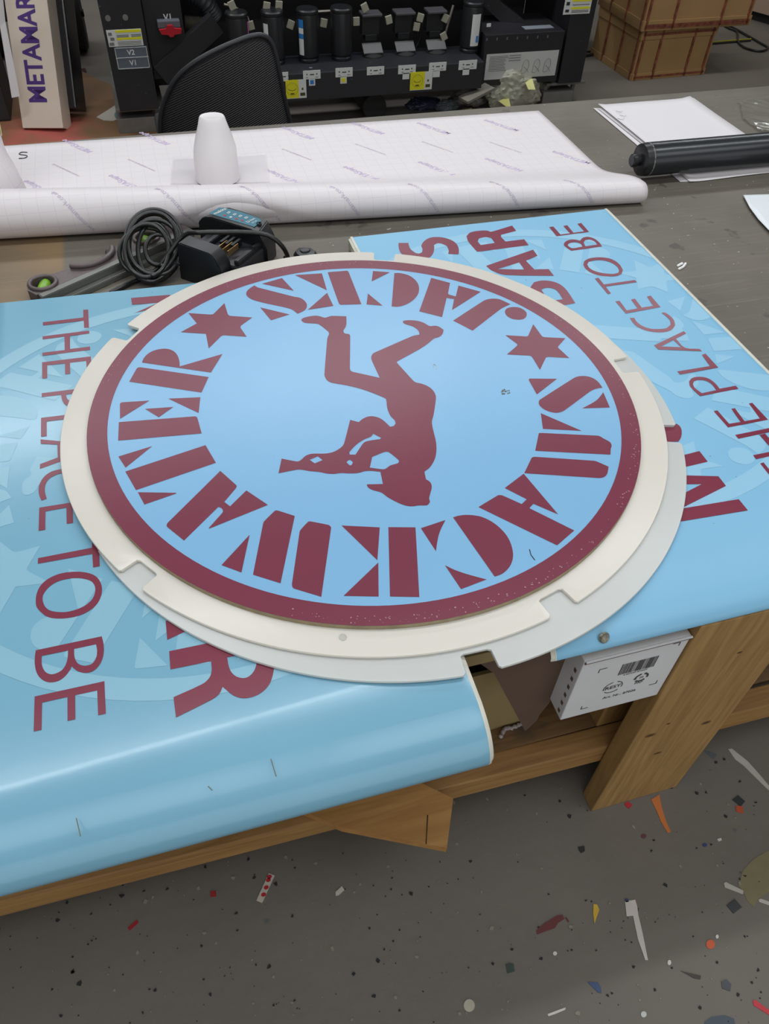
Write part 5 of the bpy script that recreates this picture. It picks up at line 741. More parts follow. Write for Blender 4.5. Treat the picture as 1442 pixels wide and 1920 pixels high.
bm = bmesh.new(); lathe(bm, a - ax * 0.018, [(0.034, 0), (0.0395, 0.003), (0.0410, 0.018), (0.0410, 0.02)], 28, ax); lathe(bm, a - ax * 0.042, [(0.013, 0), (0.0165, 0.003), (0.0165, 0.012), (0.014, 0.014), (0.014, 0.026)], 20, ax); obj('end_cap', bm, BLACK, BT, 40)
bm = bmesh.new(); lathe(bm, a + ax * 0.002, [(0.0416, 0), (0.0418, 0.001), (0.0418, 0.0030), (0.0416, 0.0034)], 24, ax); obj('worn_edge', bm, mat('worn_edge', (110, 112, 106), 0.6, mottle=0.5, mscale=120), BT, 40)
def curled(name, poly, z, lift, m, lab, cat, c, n=10, th=0.0006, f=None):
    bm = bmesh.new(); xs = [p.x for p in poly]; ys = [p.y for p in poly]
    flat(bm, [[(p.x, p.y) for p in poly]], z); bmesh.ops.subdivide_edges(bm, edges=bm.edges[:], cuts=n, use_grid_fill=True)
    bmesh.ops.triangulate(bm, faces=bm.faces[:])
    for v in bm.verts: v.co.z += lift(v.co)
    up_flat(bm); o = tag(obj(name, bm, m, None, 60), lab, cat); md = o.modifiers.new('thickness', 'SOLIDIFY'); md.thickness = th; return o
q = [at(1392, 370, TZ), at(1450, 367, TZ), at(1560, 420, TZ), at(1540, 520, TZ), at(1448, 446, TZ), at(1420, 416, TZ), at(1404, 394, TZ)]
curled('vinyl_offcut', q, TZ + 0.001, lambda p: 0.02 * max(0, (1.62 - p.x)) ** 1 * 1.0 + 0.003, mat('white_vinyl', (226, 230, 234), 0.4), 'white vinyl offcut with a curled edge at the right edge of the table', 'vinyl offcut', None)
q = [at(1386, 196, TZ), at(1405, 186, TZ), at(1600, 170, TZ), at(1640, 260, TZ), at(1462, 262, TZ), at(1425, 250, TZ), at(1392, 226, TZ)]
curled('clear_wrap', q, TZ + 0.003, lambda p: 0.014 * abs(noise.noise(p * 22)) + 0.006 * abs(noise.noise(p * 60)), CLEAR, 'crinkled clear plastic wrap glinting behind the paper stack at the back right', 'plastic wrap', None, 8, 0.0005)
for (pts, lab) in (([(1272, 505), (1281, 500), (1286, 493)], 'curved white trimming on the grey table, right of the right panel'), ([(1270, 499), (1277, 495), (1280, 494)], 'smaller white sliver beside the curved trimming on the table')):
    bm = bmesh.new(); P_ = [at(x, y, TZ + 0.002) for x, y in pts]; tube(bm, spline(P_, 5), [0.0012] + [0.003] * (len(spline(P_, 5)) - 2) + [0.001], 6); tag(obj('plastic_trimming', bm, WHITE), lab, 'trimming')
bm = bmesh.new()
for k in range(240):
    x, y = random.uniform(1.07, 1.9), random.uniform(0.7, 2.3)
    if k < 60: x, y = random.uniform(-0.3, 1.3), random.uniform(1.55, 1.68)
    if 0.40 < x < 1.07 and y < 1.62: continue
    if 1.37 < x < 1.75 and 1.76 < y < 2.3: continue
    if x < 0.28 and y < 1.56: continue
    s = random.uniform(0.0007, 0.0022) ; flat(bm, [[(x + s * math.cos(j * 1.2) * random.uniform(.4, 1.6), y + s * math.sin(j * 1.2)) for j in range(5)]], TZ + 0.0012, 0.001)
tag(obj('dust_flecks', bm, mat('pale_dust', (176, 174, 166), 0.8)), 'scattered pale specks of dust and swarf on the grey table top', 'debris', kind='stuff')

# ------------------------------------------------------------------ under the table
CB = thing('parcel_carton', 'white printed cardboard carton with a barcode, tucked up under the table beside the leg', 'carton', (0.55, 0.6, 0.48))
CYF = 0.4735
boxo('box', 0.466, 0.6395, CYF, 0.70, 0.4815, 0.6565, CARDW, CB, 0.002)
boxo('lid_flap', 0.4665, 0.6395, 0.4712, CYF - 0.0006, 0.6505, 0.6535, CARD, CB, 0)
boxo('lid_flap', 0.4675, 0.6395, 0.4700, CYF - 0.0006, 0.6548, 0.6570, CARDW, CB, 0)
kf = lambda x, y: Vector((x, CYF - 0.0006, y))
kp = lambda x, y: (lambda p: (p.x, p.z))(onv(x, y, CYF))
def kprint(fn, m=None):
    bm = bmesh.new(); fn(bm); raw('box_print', bm, m or mat('faded_ink_%d' % len(MATS), (70, 68, 68), .7), CB)
FI = mat('faded_ink', (64, 62, 62), .7)
bx, bz = kp(1158, 1266)
bm = bmesh.new(); x = bx
for k in range(26):
    wd = random.choice((0.0007, 0.0012, 0.0019)); flat(bm, [[(x, bz), (x + wd, bz), (x + wd, bz + 0.031), (x, bz + 0.031)]], 0, 0, kf); x += wd + random.choice((0.0008, 0.0014))
raw('barcode', bm, FI, CB)
kprint(lambda b: put_text(b, '4 007249 872609', kf, 0.0058, 0, (bx + 0.031, bz - 0.004), 0.006), FI)
for px, py, sx, sy in ((1124, 1255, 1, -1), (1277, 1203, -1, -1), (1088, 1330, 1, 1), (1230, 1281, -1, 1)):
    cx, cy = kp(px, py); kprint(lambda b: flat(b, [[(cx, cy), (cx + .013 * sx, cy), (cx + .013 * sx, cy + .0014 * sy), (cx + .0014 * sx, cy + .0014 * sy), (cx + .0014 * sx, cy + .010 * sy), (cx, cy + .010 * sy)]], 0, 0, kf), FI)
ax_, az_ = kp(1161, 1301); kprint(lambda b: put_text(b, 'Art. Nr.: 87026', kf, 0.0092, 0, (ax_, az_), 0.012), FI)
def arrow_ring(bm, cx, cy, r, w_):
    for k in range(3):
        a0 = math.radians(90 + k * 120 + 12); a1 = math.radians(90 + k * 120 + 95)
        o_ = [(cx + r * math.cos(a0 + (a1 - a0) * j / 6), cy + r * math.sin(a0 + (a1 - a0) * j / 6)) for j in range(7)]
        i_ = [(cx + (r - w_) * math.cos(a1 + (a0 - a1) * j / 6), cy + (r - w_) * math.sin(a1 + (a0 - a1) * j / 6)) for j in range(7)]
        am = a1 + 0.25; o_ = o_ + [(cx + (r + .5 * w_) * math.cos(a1), cy + (r + .5 * w_) * math.sin(a1)), (cx + (r - .5 * w_) * math.cos(am), cy + (r - .5 * w_) * math.sin(am)), (cx + (r - 1.5 * w_) * math.cos(a1), cy + (r - 1.5 * w_) * math.sin(a1))]
        flat(bm, [o_ + i_], 0, 0, kf)
rx_, rz_ = kp(1149, 1288); qx_, qz_ = kp(1201, 1272)
def resy(b): arrow_ring(b, rx_, rz_, 0.0165, 0.0015); put_text(b, 'RESY', kf, 0.0125, 0.05, (rx_, rz_), 0.012)
def pap(b): arrow_ring(b, qx_, qz_ + .004, 0.0125, 0.0036); put_text(b, '20', kf, 0.0075, 0, (qx_, qz_ + .004), 0.01); put_text(b, 'PAP', kf, 0.0085, 0, (qx_, qz_ - .012), 0.01)
kprint(resy, FI); kprint(pap, FI)
for k in range(6): boxo('perforation', 0.4652, 0.4662, CYF + 0.008, CYF + 0.0135, 0.492 + k * 0.024, 0.500 + k * 0.024, CARD, CB, 0)
bm = bmesh.new(); pf = lambda y: [ (onv(a, b, y)) for a, b in ((903, 1205), (926, 1262), (985, 1371), (995, 1362), (1006, 1352), (1012, 1340), (1030, 1318), (1040, 1296), (1052, 1284), (1066, 1262), (1091, 1234), (1083, 1205))]
P_ = pf(0.5125); P2 = [p + Vector((0, 0.003, 0)) for p in P_]
for q_ in (P_, P2):
    for p in q_: p.z = min(p.z, 0.6575)
a = [bm.verts.new(p) for p in P_]; b = [bm.verts.new(p) for p in P2]; bm.faces.new(a); bm.faces.new(b[::-1])
for k in range(len(a)): bm.faces.new([a[k], b[k], b[(k + 1) % len(a)], a[(k + 1) % len(a)]])
obj('torn_flap', bm, CARD, CB)
bm = bmesh.new(); box(bm, 0.30, 0.53, 0.604, 0.612, 0.2123, 0.44, None, 0, 0.001); tag(obj('offcut_board', bm, OLIVE), 'pale olive board standing on the shelf behind the torn brown flap', 'board')
bm = bmesh.new(); box(bm, 0.28, 0.45, 0.66, 0.86, 0.2123, 0.54, None, 0, 0.002); tag(obj('dark_carton', bm, mat('dark_brown_card', (48, 38, 32), 0.9)), 'dark brown cardboard box on the shelf, behind the pale board', 'carton')
bm = bmesh.new()
P_ = spline([at(a_, b_, 0.2165) for a_, b_ in ((938, 1384), (944, 1370), (950, 1366), (962, 1364), (975, 1358), (984, 1352))], 5)
tube(bm, [p + Vector((0, 0, 0.002 * math.sin(i * 1.7))) for i, p in enumerate(P_)], [0.0022 + 0.0028 * abs(math.sin(i * 1.9)) for i in range(len(P_))], 6)
tag(obj('crumpled_tissue', bm, mat('tissue_pinkish', (160, 148, 148), 0.8, mottle=0.2, mscale=60), None, 60), 'small crumpled pinkish-white tissue on the shelf under the brown flap', 'tissue')
bm = bmesh.new(); P_ = [at(850, 1497, 0.232), at(838, 1590, 0.232), at(640, 1551, 0.232), at(520, 1500, 0.232), at(650, 1400, 0.232)]
flat(bm, [[(p.x, p.y) for p in P_]], 0.232, 0.02)
tag(obj('loose_plank', bm, PLANKW), 'loose varnished plank lying askew on the shelf, its sawn end sticking out in front', 'plank')
bm = bmesh.new(); A_, B_ = at(802, 1528, 0.2325), at(799, 1583, 0.2325); flat(bm, [[(A_.x - .0012, A_.y), (A_.x + .0012, A_.y), (B_.x + .001, B_.y), (B_.x - .001, B_.y)]], 0.2325)
o = bpy.data.objects['loose_plank']; raw('saw_cut', bm, mat('saw_kerf', (70, 48, 26), 0.9), o)

# ------------------------------------------------------------------ scraps on the floor
def scrap(name, pts, col, lab, cat='offcut', th=0.001, rough=0.5):
    bm = bmesh.new(); q = [at(x, y, 0) for x, y in pts]; flat(bm, [[(p.x, p.y) for p in q]], th + 0.0004, th)
    return tag(obj(name, bm, mat('scrap_%s_%d' % (name, len(MATS)), col, rough, mottle=0.06, mscale=40)), lab, cat)
def Z7(l): return [(720 + x / 1.997, 1500 + y / 1.997) for x, y in l]
def Z6(l): return [(x / 2.003, 1600 + y / 2.003) for x, y in l]
scrap('printed_strip', Z6([(1010, 75), (1032, 84), (985, 187), (963, 178)]), (186, 176, 164), 'off-white printed strip of tape on the floor, left of centre', 'strip')
bm = bmesh.new()
for x, y in ((1008, 100), (1000, 128), (990, 155), (1012, 88)):
    p = at(x / 2.003, 1600 + y / 2.003, 0.0016); flat(bm, [ell(p.x, p.y, .005, .004, 7)], 0.0017)
up_flat(bm); raw('red_print', bm, RED, bpy.data.objects['printed_strip'])
scrap('vinyl_square', Z6([(790, 143), (811, 141), (812, 163), (791, 165)]), (150, 34, 40), 'small red square chip on the floor below the timber rail')
scrap('vinyl_sliver', Z6([(480, 280), (514, 250), (520, 262), (487, 291)]), (160, 22, 34), 'red oblong sliver on the floor at lower left')
scrap('plastic_chip', Z6([(1260, 146), (1284, 124), (1294, 138), (1272, 158), (1261, 160)]), (190, 186, 174), 'small white chip on the floor right of the printed strip')
scrap('vinyl_tail', Z7([(1000, 0), (1030, -20), (1040, 30), (1056, 80), (1074, 120), (1062, 124), (1036, 80), (1020, 40)]), (190, 108, 50), 'orange tapering vinyl tail on the floor beside the table leg')
scrap('vinyl_square', Z7([(900, 14), (915, 6), (930, 20), (918, 33), (908, 28)]), (170, 26, 44), 'red chip on the floor right beside the foot of the leg')
scrap('vinyl_square', Z7([(1303, 0), (1325, -18), (1352, 6), (1335, 25)]), (40, 42, 44), 'black diamond chip above the orange chip at far right', 'offcut')
scrap('vinyl_chip', Z7([(1316, 22), (1342, 24), (1346, 52), (1318, 44)]), (176, 74, 40), 'orange chip just below the upper black diamond')
scrap('vinyl_square', Z7([(1282, 395), (1312, 370), (1340, 402), (1308, 426)]), (40, 42, 44), 'black diamond chip beside the beige worn patch at far right')
scrap('vinyl_strip', Z7([(902, 380), (940, 374), (948, 400), (952, 432), (968, 500), (988, 600), (978, 600), (950, 520), (932, 434), (908, 436)]), (196, 188, 182), 'long white paddle-shaped vinyl strip on the floor at lower right', 'strip')
scrap('vinyl_chip', Z7([(902, 370), (914, 370), (916, 382), (904, 384)]), (40, 46, 80), 'tiny navy chip at the top end of the white paddle-shaped strip')
scrap('vinyl_smear', Z7([(570, 490), (600, 462), (650, 432), (668, 430), (676, 446), (650, 462), (640, 480), (600, 494), (574, 504)]), (96, 34, 34), 'dark red smear-shaped scrap on the floor at lower centre')
scrap('vinyl_chip', Z7([(678, 440), (684, 440), (694, 456), (688, 458)]), (96, 34, 34), 'dark red sliver at the right tip of the red smear')
scrap('vinyl_chip', Z7([(784, 390), (798, 392), (806, 412), (796, 440), (788, 464), (783, 430)]), (196, 160, 44), 'yellow teardrop chip on the floor right of the dark red smear')
scrap('vinyl_chip', Z7([(455, 616), (470, 610), (485, 614), (489, 642), (462, 650)]), (44, 58, 50), 'dark green square chip near the bottom centre')
scrap('vinyl_chip', Z7([(762, 682), (800, 683), (812, 702), (814, 724), (800, 720)]), (48, 72, 110), 'blue quarter-round chip near the bottom edge')
scrap('paper_dot', Z7(ell(319, 770, 21, 24, 16)), (178, 170, 154), 'pale round dot on the floor at bottom centre', 'dot')
scrap('vinyl_strip', Z7([(612, 802), (660, 784), (680, 777), (678, 786), (640, 802), (616, 810)]), (196, 192, 186), 'short white strip on the floor at the bottom edge', 'strip')
scrap('vinyl_chip', Z7(ell(1222, 541, 17, 18, 9)), (196, 86, 46), 'round orange chip on the floor at lower right')
scrap('vinyl_chip', Z7(ell(1247, 512, 6, 8, 7)), (210, 206, 200), 'small white chip above the round orange chip')
scrap('vinyl_chip', Z7(ell(640, 575, 8, 8, 8)), (206, 202, 196), 'small white chip beneath the dark red smear')
scrap('vinyl_chip', Z7(ell(1068, 609, 7, 10, 8)), (206, 202, 196), 'small white chip right of the tip of the paddle-shaped strip')
scrap('vinyl_chip', Z7(ell(972, 803, 11, 12, 9)), (190, 190, 186), 'white speck with a ring at the bottom edge')
scrap('vinyl_strip', Z7([(1380, 752), (1388, 748), (1446, 790), (1446, 808), (1384, 770)]), (190, 44, 56), 'red strip at the bottom right corner', 'strip')
scrap('dried_leaf', Z7([(1110, 640), (1150, 650), (1186, 658), (1184, 672), (1160, 668), (1140, 656)]), (52, 44, 38), 'dark twisted scrap left of the grey chip at lower right', 'scrap')
scrap('vinyl_chip', Z7([(1262, 680), (1282, 672), (1300, 690), (1296, 716), (1266, 706)]), (66, 70, 76), 'dark grey chip on the floor at lower right', 'offcut')
scrap('vinyl_chip', Z7([(726, 176), (750, 172), (752, 192), (738, 200), (730, 190)]), (28, 30, 30), 'black fleck cluster in the middle of the floor')
scrap('vinyl_chip', Z7(ell(972, 136, 10, 9, 8)), (96, 44, 60), 'plum-coloured dot below the foot of the leg')
scrap('vinyl_chip', Z7(ell(1201, 169, 9, 7, 7)), (44, 58, 110), 'blue fleck on the floor below the orange chip')
scrap('vinyl_chip', Z7([(1247, 147), (1262, 142), (1264, 152), (1252, 156)]), (190, 190, 186), 'white fleck right of the blue fleck')
scrap('vinyl_tail', [(1365, 1405), (1372, 1404), (1402, 1428), (1426, 1455), (1445, 1478), (1445, 1486), (1418, 1460), (1394, 1436), (1378, 1424)], (178, 172, 164), 'long white vinyl tail on the floor at the right edge, behind the leg', 'strip')
scrap('worn_patch', Z7([(1326, 320), (1345, 262), (1380, 225), (1420, 200), (1460, 180), (1470, 330), (1440, 345), (1400, 372), (1385, 402), (1362, 380), (1345, 345)]), (122, 114, 84), 'beige worn patch of bare concrete at the right edge of the floor', 'patch', 0.0003, 0.8)
scrap('tape_strip', Z7([(1272, 312), (1280, 308), (1345, 340), (1344, 354), (1276, 328)]), (176, 170, 162), 'white torn tape strip left of the beige worn patch', 'strip')
scrap('tape_strip', Z7([(1402, 374), (1410, 370), (1450, 384), (1450, 398), (1404, 382)]), (176, 170, 162), 'white torn tape strip below the beige worn patch', 'strip')
scrap('vinyl_chip', Z7([(1200, 830), (1225, 812), (1275, 806), (1310, 818), (1316, 845), (1200, 850)]), (62, 72, 82), 'blue-grey patch at the bottom edge, right', 'patch', 0.0003)
bm = bmesh.new(); bmw = bmesh.new()
for k in range(430):
    if random.random() < 0.45: px, py = random.uniform(0, 760), random.uniform(1600, 1920)
    else: px, py = random.uniform(700, 1442), random.uniform(1420, 1920)
    p = at(px, py, 0); s = random.choice((0.0008, 0.001, 0.0016, 0.003)) * random.uniform(.7, 1.4)
    flat(bm if random.random() < 0.6 else bmw, [[(p.x + s * math.cos(j * 1.25) * random.uniform(.4, 1.7), p.y + s * math.sin(j * 1.25) * random.uniform(.5, 1.5)) for j in range(5)]], 0.0013, 0.001)
tag(obj('dark_grit', bm, mat('dark_grit', (36, 36, 38), 0.8)), 'dark grit scattered over the grey painted floor', 'debris', kind='stuff')
tag(obj('pale_grit', bmw, mat('pale_grit', (136, 128, 116), 0.8)), 'pale flecks scattered over the grey painted floor', 'debris', kind='stuff')

# ------------------------------------------------------------------ mesh-backed chair between the table and the printer
CR_ = thing('office_chair', 'black ribbed mesh office chair behind the table', 'chair', (0.33, 2.85, 0))
pts = [(302, 262), (302, 245), (303, 225), (310, 195), (330, 150), (365, 115), (410, 88), (455, 70), (478, 65), (492, 66), (505, 74), (515, 92), (525, 130), (535, 180), (548, 235), (552, 262)]
ol = spline([onv(x, y, 2.6) for x, y in pts], 4); ol = [(p.x, p.z) for p in ol]
ol += [(0.40, 0.47), (0.33, 0.455), (0.2, 0.46), (0.10, 0.49)]
cx = sum(p[0] for p in ol) / len(ol); bow = lambda x, z: 2.6 + 0.9 * (x - 0.27) ** 2 - 0.06 * (z - 0.6)
bm = bmesh.new(); fr = []
cen = (0.27, 0.63)
RN = 8; rings = []
for k in range(RN, 0, -1): rings.append([bm.verts.new((cen[0] + (x - cen[0]) * k / RN, bow(cen[0] + (x - cen[0]) * k / RN, cen[1] + (z - cen[1]) * k / RN), cen[1] + (z - cen[1]) * k / RN)) for x, z in ol])
n = len(ol)
for A, B in zip(rings, rings[1:]):
    for k in range(n): bm.faces.new([A[k], A[(k + 1) % n], B[(k + 1) % n], B[k]])
bm.faces.new(rings[-1]); o = obj('backrest', bm, CHAIRM, CR_, 60); md = o.modifiers.new('thickness', 'SOLIDIFY'); md.thickness = 0.012; md.offset = 1
bm = bmesh.new(); tube(bm, [(x, bow(x, z), z) for x, z in ol], 0.007, 8, True); obj('back_frame', bm, mat('chair_frame', (40, 42, 46), 0.4), CR_, 60)
bm = bmesh.new(); box(bm, 0.05, 0.50, 2.64, 3.08, 0.42, 0.48, None, 0, 0.02); obj('seat', bm, BLACKM, CR_, 60)
bm = bmesh.new(); tube(bm, spline([(0.27, 2.62, 0.56), (0.27, 2.58, 0.44), (0.27, 2.68, 0.39), (0.27, 2.85, 0.40)], 5), 0.02, 8); obj('back_bracket', bm, BLACK, CR_, 60)
bm = bmesh.new(); lathe(bm, (0.27, 2.86, 0.07), [(0.035, 0), (0.03, 0.05), (0.022, 0.06), (0.022, 0.36)], 16); obj('gas_column', bm, BLACK, CR_, 40)
for k in range(5):
    a = math.radians(20 + 72 * k); e = Vector((0.27 + 0.28 * math.cos(a), 2.86 + 0.28 * math.sin(a), 0.07))
    bm = bmesh.new(); tube(bm, [(0.27, 2.86, 0.10), e], [0.024, 0.015], 8); lg = obj('base_arm', bm, BLACK, CR_, 60)
    bm = bmesh.new(); lathe(bm, e + Vector((-0.012, 0, -0.043)), [(0.022, 0), (0.0265, 0.004), (0.0265, 0.020), (0.022, 0.024)], 16, Vector((1, 0, 0))); obj('castor', bm, RUBBER, lg, 40)

# ------------------------------------------------------------------ the wide-format printer
PY = 4.10
PR = thing('wide_format_printer', 'black wide-format inkjet printer on steel legs behind the chair', 'printer', (1.1, 4.4, 0))
def pr(name, x0, x1, y0, y1, z0, z1, m=DARKM, bev=0.003, parent=None): return boxo(name, x0, x1, y0, y1, z0, z1, m, parent or PR, bev)
L1 = pr('leg_panel', -0.085, 0.098, PY, PY + 0.55, 0.118, 0.66)
L2 = pr('leg_panel', 2.19, 2.325, 4.05, 4.60, 0.120, 0.66)
pr('printer_body', -0.16, 2.42, PY + 0.10, PY + 0.85, 0.66, 1.15, BLACKM, 0.02)
pr('back_panel', 0.1, 2.19, PY + 0.50, PY + 0.53, 0.14, 0.66, BLACKM)
pr('side_cover', 0.101, 0.27, PY + 0.03, PY + 0.4, 0.24, 0.66, BLACKM)
pr('cross_beam', 0.1, 2.19, PY + 0.30, PY + 0.36, 0.12, 0.17, BLACKM)
for x, y in ((0.01, PY + 0.06), (2.25, 4.10)):
    pr('foot_plate', x - 0.115, x + 0.115, y - 0.03, y + 0.5, 0.104, 0.118, GREYM)
    pr('foot_block', x - 0.12, x + 0.06, y - 0.02, y + 0.09, 0.0, 0.07, GREYM)
    bm = bmesh.new(); lathe(bm, (x + 0.075, y + 0.03, 0.0), [(0.03, 0), (0.03, 0.01), (0.012, 0.014), (0.012, 0.104)], 14); obj('levelling_foot', bm, GREYM, PR, 40)
    bm = bmesh.new(); lathe(bm, (x - 0.02, y + 0.32, 0.052), [(0.045, 0), (0.052, 0.004), (0.052, 0.03), (0.045, 0.034)], 20, Vector((1, 0, 0))); obj('castor', bm, RUBBER, PR, 40)
def beam(name, a, b, wd, dp, m):
    a, b = Vector(a), Vector(b); d = (b - a); L = d.length; q = d.to_track_quat('X', 'Z').to_matrix().to_4x4()
    bm = bmesh.new(); box(bm, 0, L, -dp / 2, dp / 2, -wd / 2, wd / 2, Matrix.Translation(a) @ q); return obj(name, bm, m, PR)
beam('brace', onv(300, 140, PY + 0.02), onv(405, 42, PY + 0.06), 0.09, 0.05, BLACKM)
beam('brace', onv(908, -10, PY + 0.2), onv(985, 62, PY + 0.1), 0.07, 0.05, DARKM)
def label_on(px0, py0, px1, py1, y, m, name='label', parent=None, th=0.0015):
    a, b = onv(px0, py0, y), onv(px1, py1, y); return pr(name, a.x, b.x, y - th, y + 0.0005, b.z, a.z, m, 0, parent)
yl = PY - 0.0005
a = onv(204, 37, PY); b = onv(263, 66, PY)
WL = pr('warning_label', -0.074, 0.078, PY - 0.0015, PY, 0.395, 0.462, LABELW, 0, L1)
def strips(parent, rects, m, y, name='label_print'):
    bm = bmesh.new()
    for x0, x1, z0, z1 in rects: box(bm, x0, x1, y - 0.0012, y, z0, z1)
    return obj(name, bm, m, parent)
strips(L1, [(-0.035, 0.076, 0.450, 0.460), (-0.035, 0.076, 0.421, 0.430)], YELLOW, PY - 0.0016, 'yellow_band')
strips(L1, [(-0.033, 0.02, 0.438 - k * 0.006, 0.441 - k * 0.006) for k in range(2)] + [(0.03, 0.074, 0.438 - k * 0.006, 0.441 - k * 0.006) for k in range(2)] + [(-0.033, 0.07, 0.412 - k * .006, 0.414 - k * .006) for k in range(3)] + [(-0.068, -0.052, 0.44, 0.452), (-0.062, -0.045, 0.42, 0.432), (-0.07, -0.05, 0.400, 0.412)], mat('print_grey', (110, 110, 108), .7), PY - 0.0016)
GL = pr('valve_label', -0.055, 0.090, PY - 0.0015, PY, 0.300, 0.392, LABELG, 0, L1)
strips(L1, [(-0.055, 0.09, 0.347, 0.349), (-0.053, -0.051, 0.302, 0.390), (0.086, 0.088, 0.302, 0.390), (-0.053, 0.088, 0.302, 0.304), (-0.053, 0.088, 0.388, 0.390)], LABELW, PY - 0.0016, 'label_border')
bm = bmesh.new(); put_text(bm, 'V2', lambda x, z: Vector((x, PY - 0.0018, z)), 0.03, 0, (0.016, 0.368), 0.02); put_text(bm, 'V1', lambda x, z: Vector((x, PY - 0.0018, z)), 0.03, 0, (0.018, 0.325), 0.02); raw('lettering', bm, LABELW, L1)
for x in (-0.055, 0.02):
    bm = bmesh.new(); lathe(bm, (x, PY - 0.003, 0.508), [(0.012, 0), (0.012, 0.003), (0.008, 0.0032), (0.008, 0.001)], 14, Vector((0, 1, 0))); obj('bolt_hole', bm, GREYM, L1, 40)
c = onv(318, 52, PY + 0.02)
bm = bmesh.new(); box(bm, c.x - 0.052, c.x + 0.048, PY - 0.005, PY + 0.03, c.z + 0.005, c.z + 0.035, None, 0, 0.004); obj('valve_housing', bm, mat('valve_grey', (90, 92, 100), 0.4), PR)
bm = bmesh.new(); K = [(-0.05, 0.008), (-0.018, 0.010), (-0.012, 0.024), (0.012, 0.024), (0.018, 0.010), (0.05, 0.008), (0.045, -0.010), (0.014, -0.014), (0.008, -0.022), (-0.006, -0.022), (-0.012, -0.014), (-0.042, -0.010)]
a_ = [bm.verts.new((c.x + x, PY - 0.028, c.z + z - 0.002)) for x, z in K]; b_ = [bm.verts.new((c.x + x, PY - 0.012, c.z + z - 0.002)) for x, z in K]
bm.faces.new(a_); bm.faces.new(b_[::-1])
for k in range(len(K)): bm.faces.new([a_[k], b_[k], b_[(k + 1) % len(K)], a_[(k + 1) % len(K)]])
obj('valve_handle', bm, mat('valve_red', (168, 26, 40), 0.35), PR)
bm = bmesh.new(); q = onv(315, 33, PY + 0.025); put_text(bm, 'V1', lambda x, z: Vector((x, PY + 0.0285, z)), 0.035, 0, (q.x, q.z), 0.02); raw('lettering', bm, LABELW, PR)
def hose(name, pts, r, m, rib=0.006):
    P = spline(pts, 14); bm = bmesh.new(); tube(bm, P, [r + (rib if i % 2 else 0) for i in range(len(P))], 12); return obj(name, bm, m, PR, 60)
hose('corrugated_hose', [onv(350, -20, PY + .25), onv(385, 5, PY + .22), onv(402, 30, PY + .25)], 0.036, mat('hose_grey', (52, 54, 58), 0.5))
hose('corrugated_hose', [onv(345, 42, PY + .2), onv(368, 44, PY + .2), onv(392, 46, PY + .2)], 0.026, mat('hose_silver', (120, 116, 104), 0.4, metal=0.5))
# ink line manifold with its canisters, sockets and labels
MF = pr('ink_manifold', 0.40, 1.705, 3.95, PY + 0.1, 0.162, 0.285, mat('manifold_black', (36, 37, 42), 0.45, specks=[(14, 0.70, (120, 124, 138), 5), (46, 0.74, (110, 112, 120), 6)]), 0.004)
CY = PY + 0.02
LBL = {446: mat('label_magenta', (190, 90, 150), .5), 512: LABELW, 577: LABELB, 640: None, 883: LABELW}
for px in (446, 512, 577, 640, 883):
    c = onv(px, 60, CY); x = c.x; zt = 0.505
    bm = bmesh.new(); lathe(bm, (x, CY, 0.275), [(0.040, 0), (0.050, 0.012), (0.050, 0.022), (0.045, 0.028), (0.052, 0.036), (0.052, 0.205), (0.050, 0.212), (0.053, 0.216), (0.053, 0.226), (0.048, 0.232), (0.03, 0.230)], 28)
    cn = obj('filter_canister', bm, BLACK, PR, 35)
    if LBL[px]:
        a0, a1 = (205, 235) if px != 883 else (250, 300)
        def arcpatch(z0, z1, m, a0=a0, a1=a1, nm='label'):
            bm = bmesh.new(); pv = None
            for k in range(9):
                a = math.radians(a0 + (a1 - a0) * k / 8); p0 = bm.verts.new((x + 0.0526 * math.cos(a), CY + 0.0526 * math.sin(a), z0)); p1 = bm.verts.new((x + 0.0526 * math.cos(a), CY + 0.0526 * math.sin(a), z1))
                if pv: bm.faces.new([pv[0], p0, p1, pv[1]])
                pv = (p0, p1)
            raw(nm, bm, m, cn)
        if px == 446: arcpatch(0.32, 0.47, LBL[px], 325, 335)
        elif px == 577: arcpatch(0.32, 0.39, LABELW); arcpatch(0.391, 0.41, LABELB); arcpatch(0.411, 0.435, LABELW); arcpatch(0.436, 0.47, LABELB)
        else: arcpatch(0.32, 0.46, LABELW)
        if px == 883: arcpatch(0.335, 0.365, LABELB, 280, 297, 'logo')
for px in (694, 755, 813):
    c = onv(px, 70, CY + 0.06); x = c.x; y = CY + 0.05
    bm = bmesh.new(); box(bm, x - 0.045, x + 0.045, y, y + 0.05, 0.365, 0.45, None, 0, 0.004); box(bm, x - 0.03, x + 0.03, y - 0.01, y + 0.04, 0.34, 0.37, None, 0, 0.003); obj('empty_socket', bm, BLACK, PR)
    bm = bmesh.new(); box(bm, x - 0.05, x + 0.05, y - 0.03, y + 0.05, 0.45, 0.462, None, 0, 0.004); obj('socket_cap', bm, mat('cap_grey', (74, 72, 76), 0.4), PR)
    bm = bmesh.new(); M = Matrix.Translation((x, y - 0.035, 0.315)) @ Matrix.Rotation(math.radians(35), 4, 'X'); box(bm, -0.05, 0.05, -0.03, 0.03, -0.006, 0.006, M, 0, 0.003); obj('hinged_tab', bm, mat('tab_grey', (66, 64, 64), 0.4, mottle=.1), PR)
    bm = bmesh.new(); lathe(bm, (x, y - 0.04, 0.283), [(0.052, 0), (0.05, 0.008), (0.03, 0.016), (0.012, 0.02)], 18); obj('line_cap', bm, BLACKM, MF, 40)
